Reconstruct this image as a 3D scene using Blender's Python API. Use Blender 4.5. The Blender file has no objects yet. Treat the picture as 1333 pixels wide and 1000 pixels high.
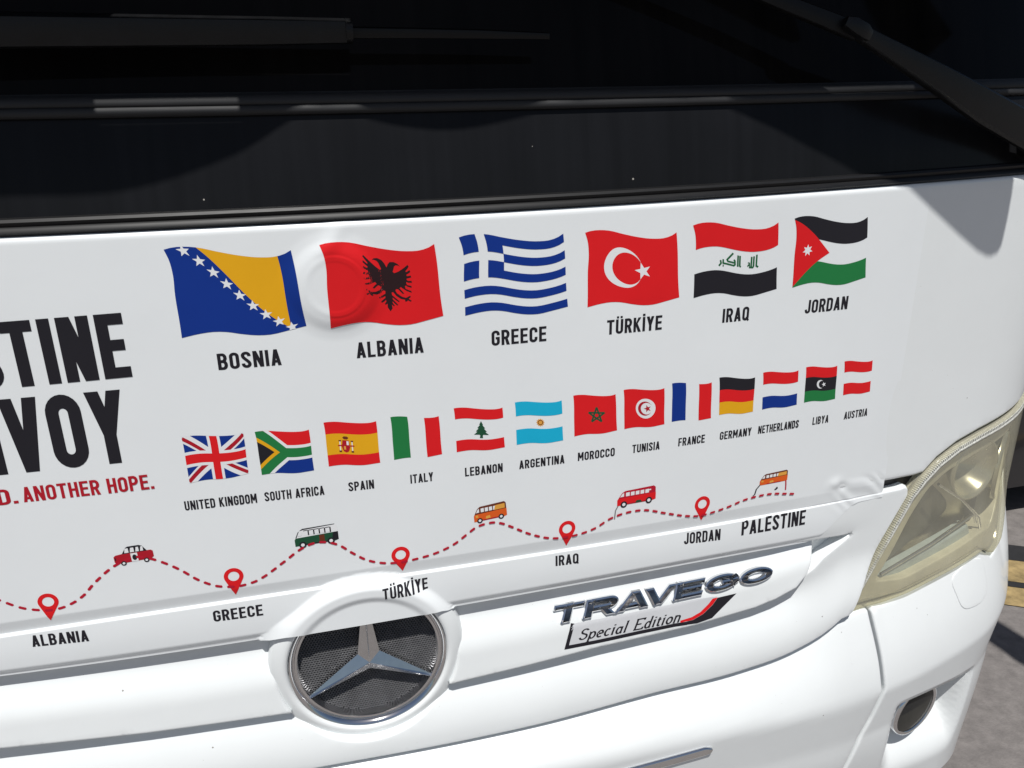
import bpy, math
import numpy as np
from mathutils import Matrix, Vector
from mathutils.geometry import delaunay_2d_cdt, tessellate_polygon

# ------------------------------------------------------------------ camera, sky, sun, exposure
scene = bpy.context.scene
COL = scene.collection
YAW, PITCH, ROLL = .2546, .3304, -.0141
def cam_axes():
    ca, sa = math.cos(YAW), math.sin(YAW); cb, sb = math.cos(PITCH), math.sin(PITCH)
    f = Vector((sa*cb, ca*cb, -sb)); r = Vector((ca, -sa, 0)); u = r.cross(f)
    cc, sc = math.cos(ROLL), math.sin(ROLL)
    return cc*r + sc*u, -sc*r + cc*u, f
cd = bpy.data.cameras.new("camera"); cam = bpy.data.objects.new("camera", cd); COL.objects.link(cam)
r_, u_, f_ = cam_axes()
m = Matrix((r_, u_, -f_)).transposed().to_4x4(); m.translation = Vector((-.0229, -.884, 1.6068))
cam.matrix_world = m
cd.sensor_width = 36; cd.lens = 36*988.7/1333; cd.clip_start = .01; cd.clip_end = 3000
scene.camera = cam

SUN_TO = Vector((-.07, -.43, .90)).normalized()          # direction towards the sun
SUN_EL = math.asin(SUN_TO.z); SUN_AZ = math.atan2(SUN_TO.x, SUN_TO.y)
w = bpy.data.worlds.new("World"); scene.world = w; w.use_nodes = True
nt = w.node_tree; sky = nt.nodes.new("ShaderNodeTexSky"); sky.sky_type = 'NISHITA'; sky.sun_disc = False
sky.sun_elevation = SUN_EL; sky.sun_rotation = SUN_AZ; sky.air_density = 1.0; sky.dust_density = 1.2
bg = nt.nodes["Background"]; bg.inputs[1].default_value = .050; nt.links.new(sky.outputs[0], bg.inputs[0])
sd = bpy.data.lights.new("sun", 'SUN'); sd.energy = 4.4; sd.angle = math.radians(.53); sd.color = (1, .98, .945)
sun = bpy.data.objects.new("sun", sd); COL.objects.link(sun); sun.rotation_euler = SUN_TO.to_track_quat('Z', 'Y').to_euler()
vs = scene.view_settings; vs.view_transform = 'Standard'; vs.look = 'None'; vs.exposure = .0; vs.gamma = 1; vs.use_curve_mapping = False

# ------------------------------------------------------------------ measured drawing of the coach front
FLAGS = {'bosnia': [(-0.1761, 1.4839), (-0.0453, 1.4768), (-0.1719, 1.3855), (-0.0369, 1.3893)],
 'albania': [(-0.0141, 1.4812), (0.1158, 1.4753), (-0.01, 1.3844), (0.123, 1.3888)],
 'greece': [(0.1453, 1.4813), (0.2755, 1.4791), (0.1499, 1.3867), (0.2826, 1.3877)],
 'turkiye': [(0.3043, 1.4786), (0.4307, 1.4723), (0.3092, 1.3845), (0.4401, 1.387)],
 'iraq': [(0.4541, 1.4798), (0.5846, 1.477), (0.4617, 1.3842), (0.5924, 1.3862)],
 'jordan': [(0.6102, 1.4807), (0.735, 1.4764), (0.6186, 1.3857), (0.746, 1.3903)],
 'uk': [(-0.1898, 1.2677), (-0.1216, 1.2659), (-0.189, 1.2084), (-0.1215, 1.2129)],
 'south_africa': [(-0.1086, 1.2654), (-0.0467, 1.2613), (-0.1069, 1.209), (-0.0456, 1.2071)],
 'spain': [(-0.029, 1.2682), (0.0337, 1.263), (-0.0278, 1.21), (0.035, 1.2069)],
 'italy': [(0.0513, 1.2661), (0.1115, 1.2605), (0.0524, 1.2083), (0.1136, 1.2081)],
 'lebanon': [(0.131, 1.2686), (0.1946, 1.2622), (0.1327, 1.2082), (0.1968, 1.2066)],
 'argentina': [(0.2112, 1.2671), (0.2753, 1.2626), (0.213, 1.2077), (0.278, 1.2054)],
 'morocco': [(0.2915, 1.2672), (0.3522, 1.2621), (0.2939, 1.2088), (0.3563, 1.2093)],
 'tunisia': [(0.3639, 1.2667), (0.4252, 1.2621), (0.3672, 1.2095), (0.4283, 1.2086)],
 'france': [(0.4367, 1.2674), (0.4993, 1.2616), (0.4396, 1.2105), (0.5025, 1.2076)],
 'germany': [(0.5112, 1.267), (0.5707, 1.2604), (0.5155, 1.2105), (0.5724, 1.208)],
 'netherlands': [(0.5837, 1.2657), (0.6453, 1.2618), (0.5881, 1.2088), (0.649, 1.2082)],
 'libya': [(0.6586, 1.2649), (0.7158, 1.2604), (0.662, 1.2095), (0.7197, 1.2076)],
 'austria': [(0.7285, 1.2654), (0.7828, 1.2607), (0.7344, 1.2112), (0.7866, 1.2102)]}
CAPTIONS = [('BOSNIA', -0.1384, -0.069, 1.345, 1.3451, 0.0193), ('ALBANIA', 0.0169, 0.097, 1.3452, 1.3453, 0.0193), ('GREECE', 0.1822, 0.2539, 1.3455, 1.3456, 0.0193), ('TÜRKİYE', 0.3369, 0.4163, 1.3457, 1.3458, 0.0193),
 ('IRAQ', 0.5087, 0.5508, 1.346, 1.346, 0.0193), ('JORDAN', 0.6446, 0.7197, 1.3462, 1.3463, 0.0193), ('UNITED KINGDOM', -0.1988, -0.1163, 1.1733, 1.1731, 0.0124), ('SOUTH AFRICA', -0.1072, -0.0362, 1.173, 1.1728, 0.0124),
 ('SPAIN', -0.0066, 0.0251, 1.1727, 1.1726, 0.0124), ('ITALY', 0.0711, 0.1006, 1.1725, 1.1724, 0.0124), ('LEBANON', 0.1424, 0.1933, 1.1723, 1.1721, 0.0124), ('ARGENTINA', 0.216, 0.28, 1.1721, 1.1719, 0.0124),
 ('MOROCCO', 0.2994, 0.3539, 1.1718, 1.1717, 0.0124), ('TUNISIA', 0.3804, 0.4228, 1.1716, 1.1715, 0.0124), ('FRANCE', 0.4522, 0.4949, 1.1714, 1.1713, 0.0124), ('GERMANY', 0.5197, 0.5731, 1.1712, 1.171, 0.0124),
 ('NETHERLANDS', 0.5848, 0.6567, 1.171, 1.1708, 0.0124), ('LIBYA', 0.6824, 0.7122, 1.1707, 1.1706, 0.0124), ('AUSTRIA', 0.7419, 0.7876, 1.1705, 1.1704, 0.0124), ('ALBANIA', -0.3953, -0.3325, 1.0147, 1.0126, 0.0158),
 ('GREECE', -0.1872, -0.1274, 1.0144, 1.0138, 0.0159), ('TÜRKİYE', 0.0242, 0.0855, 1.0147, 1.0149, 0.0164), ('IRAQ', 0.2676, 0.3023, 1.0147, 1.0128, 0.0161), ('JORDAN', 0.4719, 0.5345, 1.0099, 1.0052, 0.0187),
 ('PALESTINE', 0.572, 0.6911, 1.0048, 1.0003, 0.0257), ('ANOTHER HOPE.', -0.3665, -0.2278, 1.2063, 1.2067, 0.0189), ('AD.', -0.4092, -0.372, 1.2053, 1.2061, 0.0189), ('STINE', -0.3864, -0.2292, 1.3423, 1.3454, 0.0731),
 ('NVOY', -0.4135, -0.245, 1.2422, 1.2435, 0.0882)]
PINS = [(-0.3673, 1.0737, 0.0114, -0.3699, 1.0469), (-0.1561, 1.0753, 0.0117, -0.1571, 1.0473), (0.0522, 1.0714, 0.0121, 0.0537, 1.0454), (0.2849, 1.0706, 0.0123, 0.2847, 1.0425), (0.4993, 1.0716, 0.0128, 0.5002, 1.0433)]
ROUTE = [(-0.4454, 1.1047), (-0.4315, 1.0943), (-0.4139, 1.081), (-0.3928, 1.0681), (-0.3804, 1.0643), (-0.3671, 1.0617), (-0.3523, 1.0637), (-0.34, 1.0685), (-0.326, 1.0779), (-0.3155, 1.0891), (-0.3037, 1.0996), (-0.294, 1.1072),
 (-0.2836, 1.1133), (-0.2731, 1.1178), (-0.2599, 1.1195), (-0.2476, 1.1155), (-0.2356, 1.1089), (-0.2253, 1.1019), (-0.215, 1.0937), (-0.1982, 1.0778), (-0.187, 1.07), (-0.1777, 1.0651), (-0.1666, 1.0621), (-0.1545, 1.0604),
 (-0.1415, 1.0616), (-0.1313, 1.0639), (-0.1192, 1.0696), (-0.1087, 1.0762), (-0.099, 1.0829), (-0.0889, 1.0897), (-0.0788, 1.097), (-0.0658, 1.1038), (-0.0523, 1.1071), (-0.04, 1.1057), (-0.0256, 1.0994), (-0.0099, 1.0855),
 (0.0087, 1.0713), (0.034, 1.0622), (0.0541, 1.0606), (0.0726, 1.062), (0.1007, 1.0667), (0.1247, 1.0758), (0.1445, 1.0892), (0.1553, 1.096), (0.167, 1.0988), (0.1798, 1.099), (0.1916, 1.0952), (0.2034, 1.0885), (0.2319, 1.0716),
 (0.2616, 1.0602), (0.2816, 1.0578), (0.2989, 1.0586), (0.3268, 1.0642), (0.3497, 1.0751), (0.3727, 1.0801), (0.4018, 1.0797), (0.4376, 1.0684), (0.4703, 1.0579), (0.4956, 1.0532), (0.5169, 1.0548), (0.5452, 1.0593),
 (0.5713, 1.0655), (0.592, 1.0675), (0.6222, 1.0669), (0.6444, 1.0629), (0.6739, 1.0571)]
VEHICLES = [('car', -0.2863, 1.1102, -0.2421, 1.112, 0.0248), ('green', -0.0781, 1.1035, -0.0243, 1.1048, 0.0261), ('orange', 0.1528, 1.1018, 0.1983, 1.1046, 0.0242), ('red', 0.3603, 1.0913, 0.4208, 1.0918, 0.0245),
 ('last', 0.5972, 1.0834, 0.6475, 1.0835, 0.0197)]
D = {'TOP': [(-0.3293, 1.5046), (-0.198, 1.5052), (0.0599, 1.5047), (0.1581, 1.5073), (0.2822, 1.5096), (0.4495, 1.5133), (0.5645, 1.5144), (0.798, 1.5194), (1.0347, 1.5225)],
 'A': [(-0.4241, 1.052), (-0.3138, 1.0546), (-0.1253, 1.0571), (0.0097, 1.058), (0.1329, 1.0583), (0.3341, 1.0567), (0.5622, 1.051), (0.7225, 1.0485), (0.8423, 1.0435), (0.9126, 1.0427)],
 'B': [(-0.4274, 1.0362), (-0.3169, 1.0372), (-0.1368, 1.0386), (0.0084, 1.0411), (0.1322, 1.0408), (0.3346, 1.038), (0.5642, 1.031), (0.6777, 1.0288), (0.8461, 1.0233), (0.916, 1.0265)],
 'C': [(-0.4396, 0.978), (-0.1613, 0.976), (-0.0765, 0.9749), (-0.0237, 0.9764), (0.0827, 0.977), (0.1518, 0.9778), (0.2188, 0.9766), (0.3133, 0.9774), (0.491, 0.9729), (0.5703, 0.9681), (0.6418, 0.9651), (0.7167, 0.9628),
       (0.7923, 0.9606)],
 'SLAT_LOW': [(-0.4589, 0.8788), (-0.2885, 0.8669), (-0.116, 0.8594), (-0.0055, 0.8568), (0.1248, 0.8573), (0.2165, 0.8606), (0.3361, 0.8662), (0.5005, 0.8656), (0.6057, 0.8711), (0.6447, 0.8775), (0.6838, 0.8897),
              (0.7056, 0.9092), (0.7147, 0.9315), (0.7167, 0.9495)],
 'HOLE_LOW': [(-0.4603, 0.8872), (-0.2888, 0.8759), (-0.1152, 0.869), (-0.0041, 0.8668), (0.1269, 0.8678), (0.2191, 0.8714), (0.3393, 0.8768), (0.4977, 0.8764), (0.6034, 0.8795), (0.6546, 0.8845), (0.6987, 0.8958),
              (0.7244, 0.9116), (0.7408, 0.9281), (0.7665, 0.9454)],
 'L3': [(-0.1092, 0.7673), (0.1425, 0.7591), (0.2371, 0.7579), (0.4279, 0.7634), (0.582, 0.7617), (0.6924, 0.7733), (0.756, 0.7949), (0.7827, 0.8115)],
 'HL_LEFT': [(0.8038, 0.8118), (0.8191, 0.8401), (0.8669, 0.931), (0.9093, 1.0092), (0.9312, 1.0363), (0.9604, 1.062), (1.0018, 1.0827), (1.0513, 1.098), (1.1164, 1.1125), (1.208, 1.1175)],
 'HL_BOT': [(0.8154, 0.8025), (0.8795, 0.8088), (0.9414, 0.8209), (1.031, 0.8391), (1.0928, 0.8529), (1.113, 0.8564), (1.1436, 0.8409), (1.208, 0.7962), (1.208, 0.8301)],
 'GAP': [(0.8521, 0.8275), (0.8536, 0.8007), (0.8635, 0.7184), (0.8691, 0.6589), (0.8554, 0.5956), (0.838, 0.5407), (0.82, 0.476)],
 'CREASE': [(0.2343, 0.6997), (0.4974, 0.6798), (0.8109, 0.6526), (0.9524, 0.6609), (1.0301, 0.6738), (1.1305, 0.6849), (1.206, 0.7227)],
 'COVER': [(1.0291, 0.8261), (1.0865, 0.8421), (1.1245, 0.8081), (1.1271, 0.7622), (1.099, 0.7594), (1.06, 0.7555)],
 'FOG_SHADE': [(1.0256, 0.6076), (1.0897, 0.6127), (1.1259, 0.6021), (1.1516, 0.5536), (1.1469, 0.5321)],
 'FOG_LAMP': [(1.0301, 0.5214), (1.0593, 0.566), (0.9977, 0.4736)],
 'STRIP': [(0.3603, 0.6475), (0.5181, 0.6446), (0.5179, 0.6287), (0.4508, 0.6177)],
 'STAR': [(-0.107, 0.9273), (0.1099, 0.9091), (-0.0017, 0.9172), (-0.0143, 0.8048), (-0.0968, 0.9252), (0.0956, 0.9084), (-0.1274, 0.9292), (0.1304, 0.8979), (0.0011, 0.9417)],
 'DOME': [(0.0071, 1.4367), (-0.0416, 1.4363), (-0.0018, 1.3829), (-0.0016, 1.4257), (-0.0331, 1.4278), (0.003, 1.459)],
 'LEDGE': [(-0.1683, 1.6353), (-0.1704, 1.6217), (0.4576, 1.65), (0.4591, 1.6293), (0.6945, 1.6553), (0.698, 1.6341)],
 'VINYL_R': [(0.7451, 1.4891), (0.847, 1.0273)],
 'SHADOW': [(-0.3214, 1.5426), (-0.2064, 1.545), (-0.0964, 1.5769), (0.011, 1.6256), (0.0669, 1.6094), (0.1435, 1.6002), (0.2247, 1.6115), (0.2999, 1.6293), (0.329, 1.6316), (0.5061, 1.6309), (0.6299, 1.5737), (0.7843, 1.5167),
            (0.8038, 1.5118), (0.8525, 1.4816), (0.9176, 1.4401), (0.9632, 1.4127), (0.9961, 1.402), (1.0087, 1.4059), (1.0158, 1.4172), (1.0168, 1.4559), (1.016, 1.4939), (1.0135, 1.5199)],
 'BADGE': {'T_BL': (0.2764, 0.9117),
           'T_TL': (0.2691, 0.9452),
           'O_BR': (0.6484, 0.9124),
           'O_TR': (0.6418, 0.931),
           'P_TL': (0.2903, 0.914),
           'P_BL': (0.2797, 0.8772),
           'P_BM': (0.4459, 0.877),
           'P_BE': (0.4786, 0.8712),
           'SW': [(0.4786, 0.8712), (0.5254, 0.8727), (0.55, 0.8968), (0.5637, 0.9021)],
           'SWi': [(0.4782, 0.877), (0.5103, 0.8877), (0.5232, 0.9002), (0.5323, 0.908)],
           'TX0': (0.3016, 0.8863),
           'TX1': (0.472, 0.8792),
           'TXT0': (0.3069, 0.9062)},
 'WIPER_R': [(1.0068, 1.5392), (0.8068, 1.6462), (0.6514, 1.7137), (0.5491, 1.7456), (0.4272, 1.7851)],
 'WIPER_L': [(-0.4476, 1.694), (-0.2888, 1.6987), (0.0373, 1.7015), (0.057, 1.7003), (0.156, 1.7019), (0.2634, 1.7005)]}


# ------------------------------------------------------------------ materials
def mat(name, col, rough=.5, metal=0., spec=.5, coat=0., noise=0., nscale=20., bump=0., bscale=200., stretch=None, coat_rough=.05):
    mt = bpy.data.materials.new(name); mt.use_nodes = True; t = mt.node_tree; b = t.nodes["Principled BSDF"]
    b.inputs["Base Color"].default_value = (*col, 1); b.inputs["Roughness"].default_value = rough
    b.inputs["Metallic"].default_value = metal; b.inputs["Specular IOR Level"].default_value = spec
    b.inputs["Coat Weight"].default_value = coat; b.inputs["Coat Roughness"].default_value = coat_rough
    if noise or bump:
        tc = t.nodes.new("ShaderNodeTexCoord"); mp = t.nodes.new("ShaderNodeMapping"); t.links.new(tc.outputs["Object"], mp.inputs[0])
        if stretch: mp.inputs["Scale"].default_value = stretch
    if noise:
        n = t.nodes.new("ShaderNodeTexNoise"); n.inputs["Scale"].default_value = nscale; n.inputs["Detail"].default_value = 6; n.inputs["Roughness"].default_value = .65
        t.links.new(mp.outputs[0], n.inputs[0])
        mr = t.nodes.new("ShaderNodeMapRange"); mr.inputs[1].default_value = .3; mr.inputs[2].default_value = .7
        mr.inputs[3].default_value = 1-noise; mr.inputs[4].default_value = 1+noise*.3; t.links.new(n.outputs[0], mr.inputs[0])
        mx = t.nodes.new("ShaderNodeMix"); mx.data_type = 'RGBA'; mx.blend_type = 'MULTIPLY'; mx.inputs[0].default_value = 1
        mx.inputs[6].default_value = (*col, 1); t.links.new(mr.outputs[0], mx.inputs[7]); t.links.new(mx.outputs[2], b.inputs["Base Color"])
        m2 = t.nodes.new("ShaderNodeMapRange"); m2.inputs[3].default_value = max(rough*.8, .02); m2.inputs[4].default_value = min(rough*1.25, 1); t.links.new(n.outputs[0], m2.inputs[0])
        t.links.new(m2.outputs[0], b.inputs["Roughness"])
    if bump:
        n = t.nodes.new("ShaderNodeTexNoise"); n.inputs["Scale"].default_value = bscale; n.inputs["Detail"].default_value = 3; t.links.new(mp.outputs[0], n.inputs[0])
        bp = t.nodes.new("ShaderNodeBump"); bp.inputs["Strength"].default_value = bump; bp.inputs["Distance"].default_value = .002
        t.links.new(n.outputs[0], bp.inputs["Height"]); t.links.new(bp.outputs[0], b.inputs["Normal"])
    return mt
M = {}
M['paint'] = mat("white_paint", (.80, .827, .83), .32, coat=.6, noise=.03, nscale=6, bump=.02, bscale=40)
def add_specks(mt, scale, size, share, col):
    t = mt.node_tree; b = t.nodes["Principled BSDF"]; lk = b.inputs["Base Color"].links[0].from_socket
    tc = t.nodes.new("ShaderNodeTexCoord"); v = t.nodes.new("ShaderNodeTexVoronoi"); v.inputs["Scale"].default_value = scale; t.links.new(tc.outputs["Object"], v.inputs[0])
    lt = t.nodes.new("ShaderNodeMath"); lt.operation = 'LESS_THAN'; lt.inputs[1].default_value = size; t.links.new(v.outputs["Distance"], lt.inputs[0])
    sx = t.nodes.new("ShaderNodeSeparateColor"); t.links.new(v.outputs["Color"], sx.inputs[0])
    g = t.nodes.new("ShaderNodeMath"); g.operation = 'LESS_THAN'; g.inputs[1].default_value = share; t.links.new(sx.outputs[0], g.inputs[0])
    mm = t.nodes.new("ShaderNodeMath"); mm.operation = 'MULTIPLY'; t.links.new(lt.outputs[0], mm.inputs[0]); t.links.new(g.outputs[0], mm.inputs[1])
    mx = t.nodes.new("ShaderNodeMix"); mx.data_type = 'RGBA'; t.links.new(mm.outputs[0], mx.inputs[0]); t.links.new(lk, mx.inputs[6]); mx.inputs[7].default_value = (*col, 1); t.links.new(mx.outputs[2], b.inputs["Base Color"])
add_specks(M['paint'], 42, .045, .09, (.22, .2, .18)); add_specks(M['paint'], 110, .05, .12, (.5, .48, .44))
M['vinyl'] = mat("white_vinyl", (.805, .832, .842), .36, spec=.45, noise=.03, nscale=4, bump=.10, bscale=14)
M['seam'] = mat("black_rubber", (.012, .012, .013), .5, noise=.3, nscale=60)
M['trim'] = mat("window_rubber", (.011, .011, .012), .45, spec=.3, noise=.3, nscale=30, stretch=(1, 8, 40))
M['ledge'] = mat("dusty_ledge", (.020, .0205, .0225), .65, noise=.4, nscale=30, stretch=(1, 8, 30))
M['arm'] = mat("black_plastic", (.007, .0073, .0084), .38, spec=.3, noise=.35, nscale=45, bump=.15, bscale=500)
M['blade'] = mat("wiper_rubber", (.005, .005, .0055), .4, spec=.25, noise=.3, nscale=50)
M['chrome'] = mat("chrome", (.82, .82, .83), .09, 1., noise=.05, nscale=30)
M['chrome_face'] = mat("dark_chrome", (.34, .33, .32), .08, 1., noise=.8, nscale=35, bump=1., bscale=32)  # chrome colour darkened to stand in for dark reflections on the letter faces
M['star'] = mat("star_chrome", (.78, .78, .79), .13, 1., noise=.1, nscale=50)
M['wire'] = mat("grille_wire", (.30, .30, .31), .36, .6, noise=.2, nscale=60)
M['dark'] = mat("dark_recess", (.007, .007, .008), .7)
M['asphalt'] = mat("concrete_ground", (.20, .182, .172), .95, noise=.32, nscale=22, bump=.8, bscale=150)
M['yellow_line'] = mat("worn_yellow_paint", (.40, .29, .13), .9, noise=.6, nscale=14)
M['refl'] = mat("aged_reflector", (.66, .635, .53), .24, .7, noise=.2, nscale=25)
M['refl2'] = mat("lamp_housing", (.10, .095, .075), .4, .2, noise=.3, nscale=30)
M['bezel'] = mat("aged_bezel", (.61, .58, .46), .35, .1, noise=.25, nscale=18)
M['edge_strip'] = mat("clear_plastic_edge", (.72, .72, .66), .15, noise=.5, nscale=220)
M['drl'] = mat("running_light_plastic", (.42, .50, .53), .25, .1, noise=.2, nscale=40)
M['tar'] = mat("black_road_paint", (.018, .018, .02), .8, noise=.4, nscale=30)  # near-black colour standing in for shadow on the ground
M['black_car'] = mat("black_van_paint", (.012, .012, .014), .2, coat=.5)
M['car_glass'] = mat("black_van_glass", (.01, .012, .014), .05)
M['tyre'] = mat("tyre_rubber", (.02, .02, .02), .8)
for n, c in dict(red=(.72, .010, .014), darkred=(.47, .008, .028), crimson=(.42, .008, .02), blue=(.002, .030, .24), yellow=(.78, .39, .008), black=(.014, .013, .018), green=(.014, .19, .05),
                 cyan=(.008, .43, .66), white=(.80, .81, .82), dkgreen=(.012, .075, .035), orange=(.72, .11, .012), dkeagle=(.022, .008, .01), script=(.010, .12, .04), grey=(.2, .2, .2), silver=(.60, .61, .63), brown=(.14, .03, .012), sand=(.75, .36, .06)).items():
    M['p_'+n] = mat("print_"+n, c, .45, spec=.28, noise=.06, nscale=8)

def dusty_black(name, lo, hi, rough, spec):
    """black painted glass with a faint dust film, run-off streaks and a few bright specks"""
    mt = bpy.data.materials.new(name); mt.use_nodes = True; t = mt.node_tree; b = t.nodes["Principled BSDF"]
    tc = t.nodes.new("ShaderNodeTexCoord"); mp = t.nodes.new("ShaderNodeMapping"); mp.inputs["Scale"].default_value = (60, 6, 2.2); t.links.new(tc.outputs["Object"], mp.inputs[0])
    n = t.nodes.new("ShaderNodeTexNoise"); n.inputs["Scale"].default_value = 1; n.inputs["Detail"].default_value = 4; t.links.new(mp.outputs[0], n.inputs[0])
    n2 = t.nodes.new("ShaderNodeTexNoise"); n2.inputs["Scale"].default_value = 5; n2.inputs["Detail"].default_value = 5; t.links.new(tc.outputs["Object"], n2.inputs[0])
    mul = t.nodes.new("ShaderNodeMath"); mul.operation = 'MULTIPLY'; t.links.new(n.outputs[0], mul.inputs[0]); t.links.new(n2.outputs[0], mul.inputs[1])
    rp = t.nodes.new("ShaderNodeValToRGB"); rp.color_ramp.elements[0].position = .12; rp.color_ramp.elements[0].color = (*lo, 1)
    rp.color_ramp.elements[1].position = .5; rp.color_ramp.elements[1].color = (*hi, 1); t.links.new(mul.outputs[0], rp.inputs[0])
    v = t.nodes.new("ShaderNodeTexVoronoi"); v.inputs["Scale"].default_value = 24; t.links.new(tc.outputs["Object"], v.inputs[0])
    lt = t.nodes.new("ShaderNodeMath"); lt.operation = 'LESS_THAN'; lt.inputs[1].default_value = .035; t.links.new(v.outputs["Distance"], lt.inputs[0])
    sx = t.nodes.new("ShaderNodeSeparateColor"); t.links.new(v.outputs["Color"], sx.inputs[0])
    g = t.nodes.new("ShaderNodeMath"); g.operation = 'GREATER_THAN'; g.inputs[1].default_value = .8; t.links.new(sx.outputs[0], g.inputs[0])
    mm = t.nodes.new("ShaderNodeMath"); mm.operation = 'MULTIPLY'; t.links.new(lt.outputs[0], mm.inputs[0]); t.links.new(g.outputs[0], mm.inputs[1])
    mx = t.nodes.new("ShaderNodeMix"); mx.data_type = 'RGBA'; t.links.new(mm.outputs[0], mx.inputs[0]); t.links.new(rp.outputs[0], mx.inputs[6]); mx.inputs[7].default_value = (.35, .33, .3, 1)
    t.links.new(mx.outputs[2], b.inputs["Base Color"]); b.inputs["Roughness"].default_value = rough; b.inputs["Specular IOR Level"].default_value = spec
    return mt
M['cowl'] = dusty_black("dusty_black_glass", (.0085, .0087, .0096), (.0130, .0134, .0152), .22, .12)
M['glass'] = dusty_black("dark_windscreen_glass", (.004, .0038, .0038), (.0085, .0078, .0075), .05, .06)

def lens_mat():
    mt = bpy.data.materials.new("yellowed_lens"); mt.use_nodes = True; t = mt.node_tree; b = t.nodes["Principled BSDF"]; out = t.nodes["Material Output"]
    b.inputs["Base Color"].default_value = (.60, .575, .475, 1); b.inputs["Roughness"].default_value = .22
    tr = t.nodes.new("ShaderNodeBsdfTransparent"); tr.inputs[0].default_value = (.95, .935, .83, 1)
    n = t.nodes.new("ShaderNodeTexNoise"); n.inputs["Scale"].default_value = 9; n.inputs["Detail"].default_value = 6
    tc = t.nodes.new("ShaderNodeTexCoord"); t.links.new(tc.outputs["Object"], n.inputs[0])
    mr = t.nodes.new("ShaderNodeMapRange"); mr.inputs[1].default_value = .3; mr.inputs[2].default_value = .75; mr.inputs[3].default_value = .25; mr.inputs[4].default_value = .50
    t.links.new(n.outputs[0], mr.inputs[0])
    mx = t.nodes.new("ShaderNodeMixShader"); t.links.new(mr.outputs[0], mx.inputs[0]); t.links.new(tr.outputs[0], mx.inputs[1]); t.links.new(b.outputs[0], mx.inputs[2])
    t.links.new(mx.outputs[0], out.inputs[0]); return mt
M['lens'] = lens_mat()
def clear_mat():
    mt = bpy.data.materials.new("clear_lens"); mt.use_nodes = True; t = mt.node_tree; b = t.nodes["Principled BSDF"]; out = t.nodes["Material Output"]
    b.inputs["Base Color"].default_value = (.05, .05, .05, 1); b.inputs["Roughness"].default_value = .08
    tr = t.nodes.new("ShaderNodeBsdfTransparent"); tr.inputs[0].default_value = (.8, .8, .8, 1)
    mx = t.nodes.new("ShaderNodeMixShader"); mx.inputs[0].default_value = .45; t.links.new(tr.outputs[0], mx.inputs[1]); t.links.new(b.outputs[0], mx.inputs[2])
    t.links.new(mx.outputs[0], out.inputs[0]); return mt
M['clear'] = clear_mat()

# ------------------------------------------------------------------ object helpers
def thing(name, label, cat, loc=(0, 0, 0), group=None):
    o = bpy.data.objects.new(name, None); COL.objects.link(o); o.location = loc; o['label'] = label; o['category'] = cat
    o.empty_display_size = .2
    if group: o['group'] = group
    return o
def mesh(name, verts, faces, mats, parent=None, smooth=True, mi=None, sharp=None):
    me = bpy.data.meshes.new(name); me.from_pydata([tuple(map(float, v)) for v in verts], [], [tuple(map(int, f)) for f in faces])
    for q in (mats if isinstance(mats, (list, tuple)) else [mats]): me.materials.append(M[q])
    if mi is not None: me.polygons.foreach_set("material_index", np.asarray(mi, dtype=np.int32))
    if smooth: me.polygons.foreach_set("use_smooth", [True]*len(me.polygons))
    me.update()
    if sharp and smooth: me.set_sharp_from_angle(angle=math.radians(sharp))
    o = bpy.data.objects.new(name, me); COL.objects.link(o)
    if parent: o.parent = parent
    return o
class Bag:
    def __init__(s): s.v = []; s.f = []; s.mi = []
    def add(s, v, f, mi=0):
        n = len(s.v); s.v += [tuple(p) for p in v]; s.f += [tuple(i+n for i in q) for q in f]; s.mi += [mi]*len(f)
    def build(s, name, mats, parent=None, smooth=True, sharp=None): return mesh(name, s.v, s.f, mats, parent, smooth, s.mi, sharp)

# ------------------------------------------------------------------ plan curve of the coach front (arc length s, height z, outward offset h)
KC, X1, L1, RC = .0651, 1.02, .15, .2
def plan():
    xs = np.linspace(0, X1, 1021); p = [(x, KC*x*x) for x in xs]; th = math.atan(2*KC*X1); x, y = p[-1]; s = 0; k0 = 2*KC
    while th < math.pi/2-.02:
        th += (k0+(1/RC-k0)*min(1, s/L1))*.001; x += math.cos(th)*.001; y += math.sin(th)*.001; s += .001; p.append((x, y))
    for i in range(1000): x += math.cos(th)*.01; y += math.sin(th)*.01; p.append((x, y))
    return np.array(p)
_p = plan(); _t = np.gradient(_p, axis=0); _t /= np.linalg.norm(_t, axis=1)[:, None]; _n = np.stack([_t[:, 1], -_t[:, 0]], 1)
_s = np.r_[0, np.cumsum(np.linalg.norm(np.diff(_p, axis=0), axis=1))]
FP = np.vstack([_p[::-1]*[-1, 1], _p[1:]]); FN = np.vstack([_n[::-1]*[-1, 1], _n[1:]]); FS = np.r_[-_s[::-1], _s[1:]]
def P(s, z, h=0.):
    s = np.asarray(s, float); z = np.asarray(z, float)+0*s
    nx = np.interp(s, FS, FN[:, 0]); ny = np.interp(s, FS, FN[:, 1])
    return np.stack([np.interp(s, FS, FP[:, 0])+h*nx, np.interp(s, FS, FP[:, 1])+h*ny, z], -1)

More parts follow.
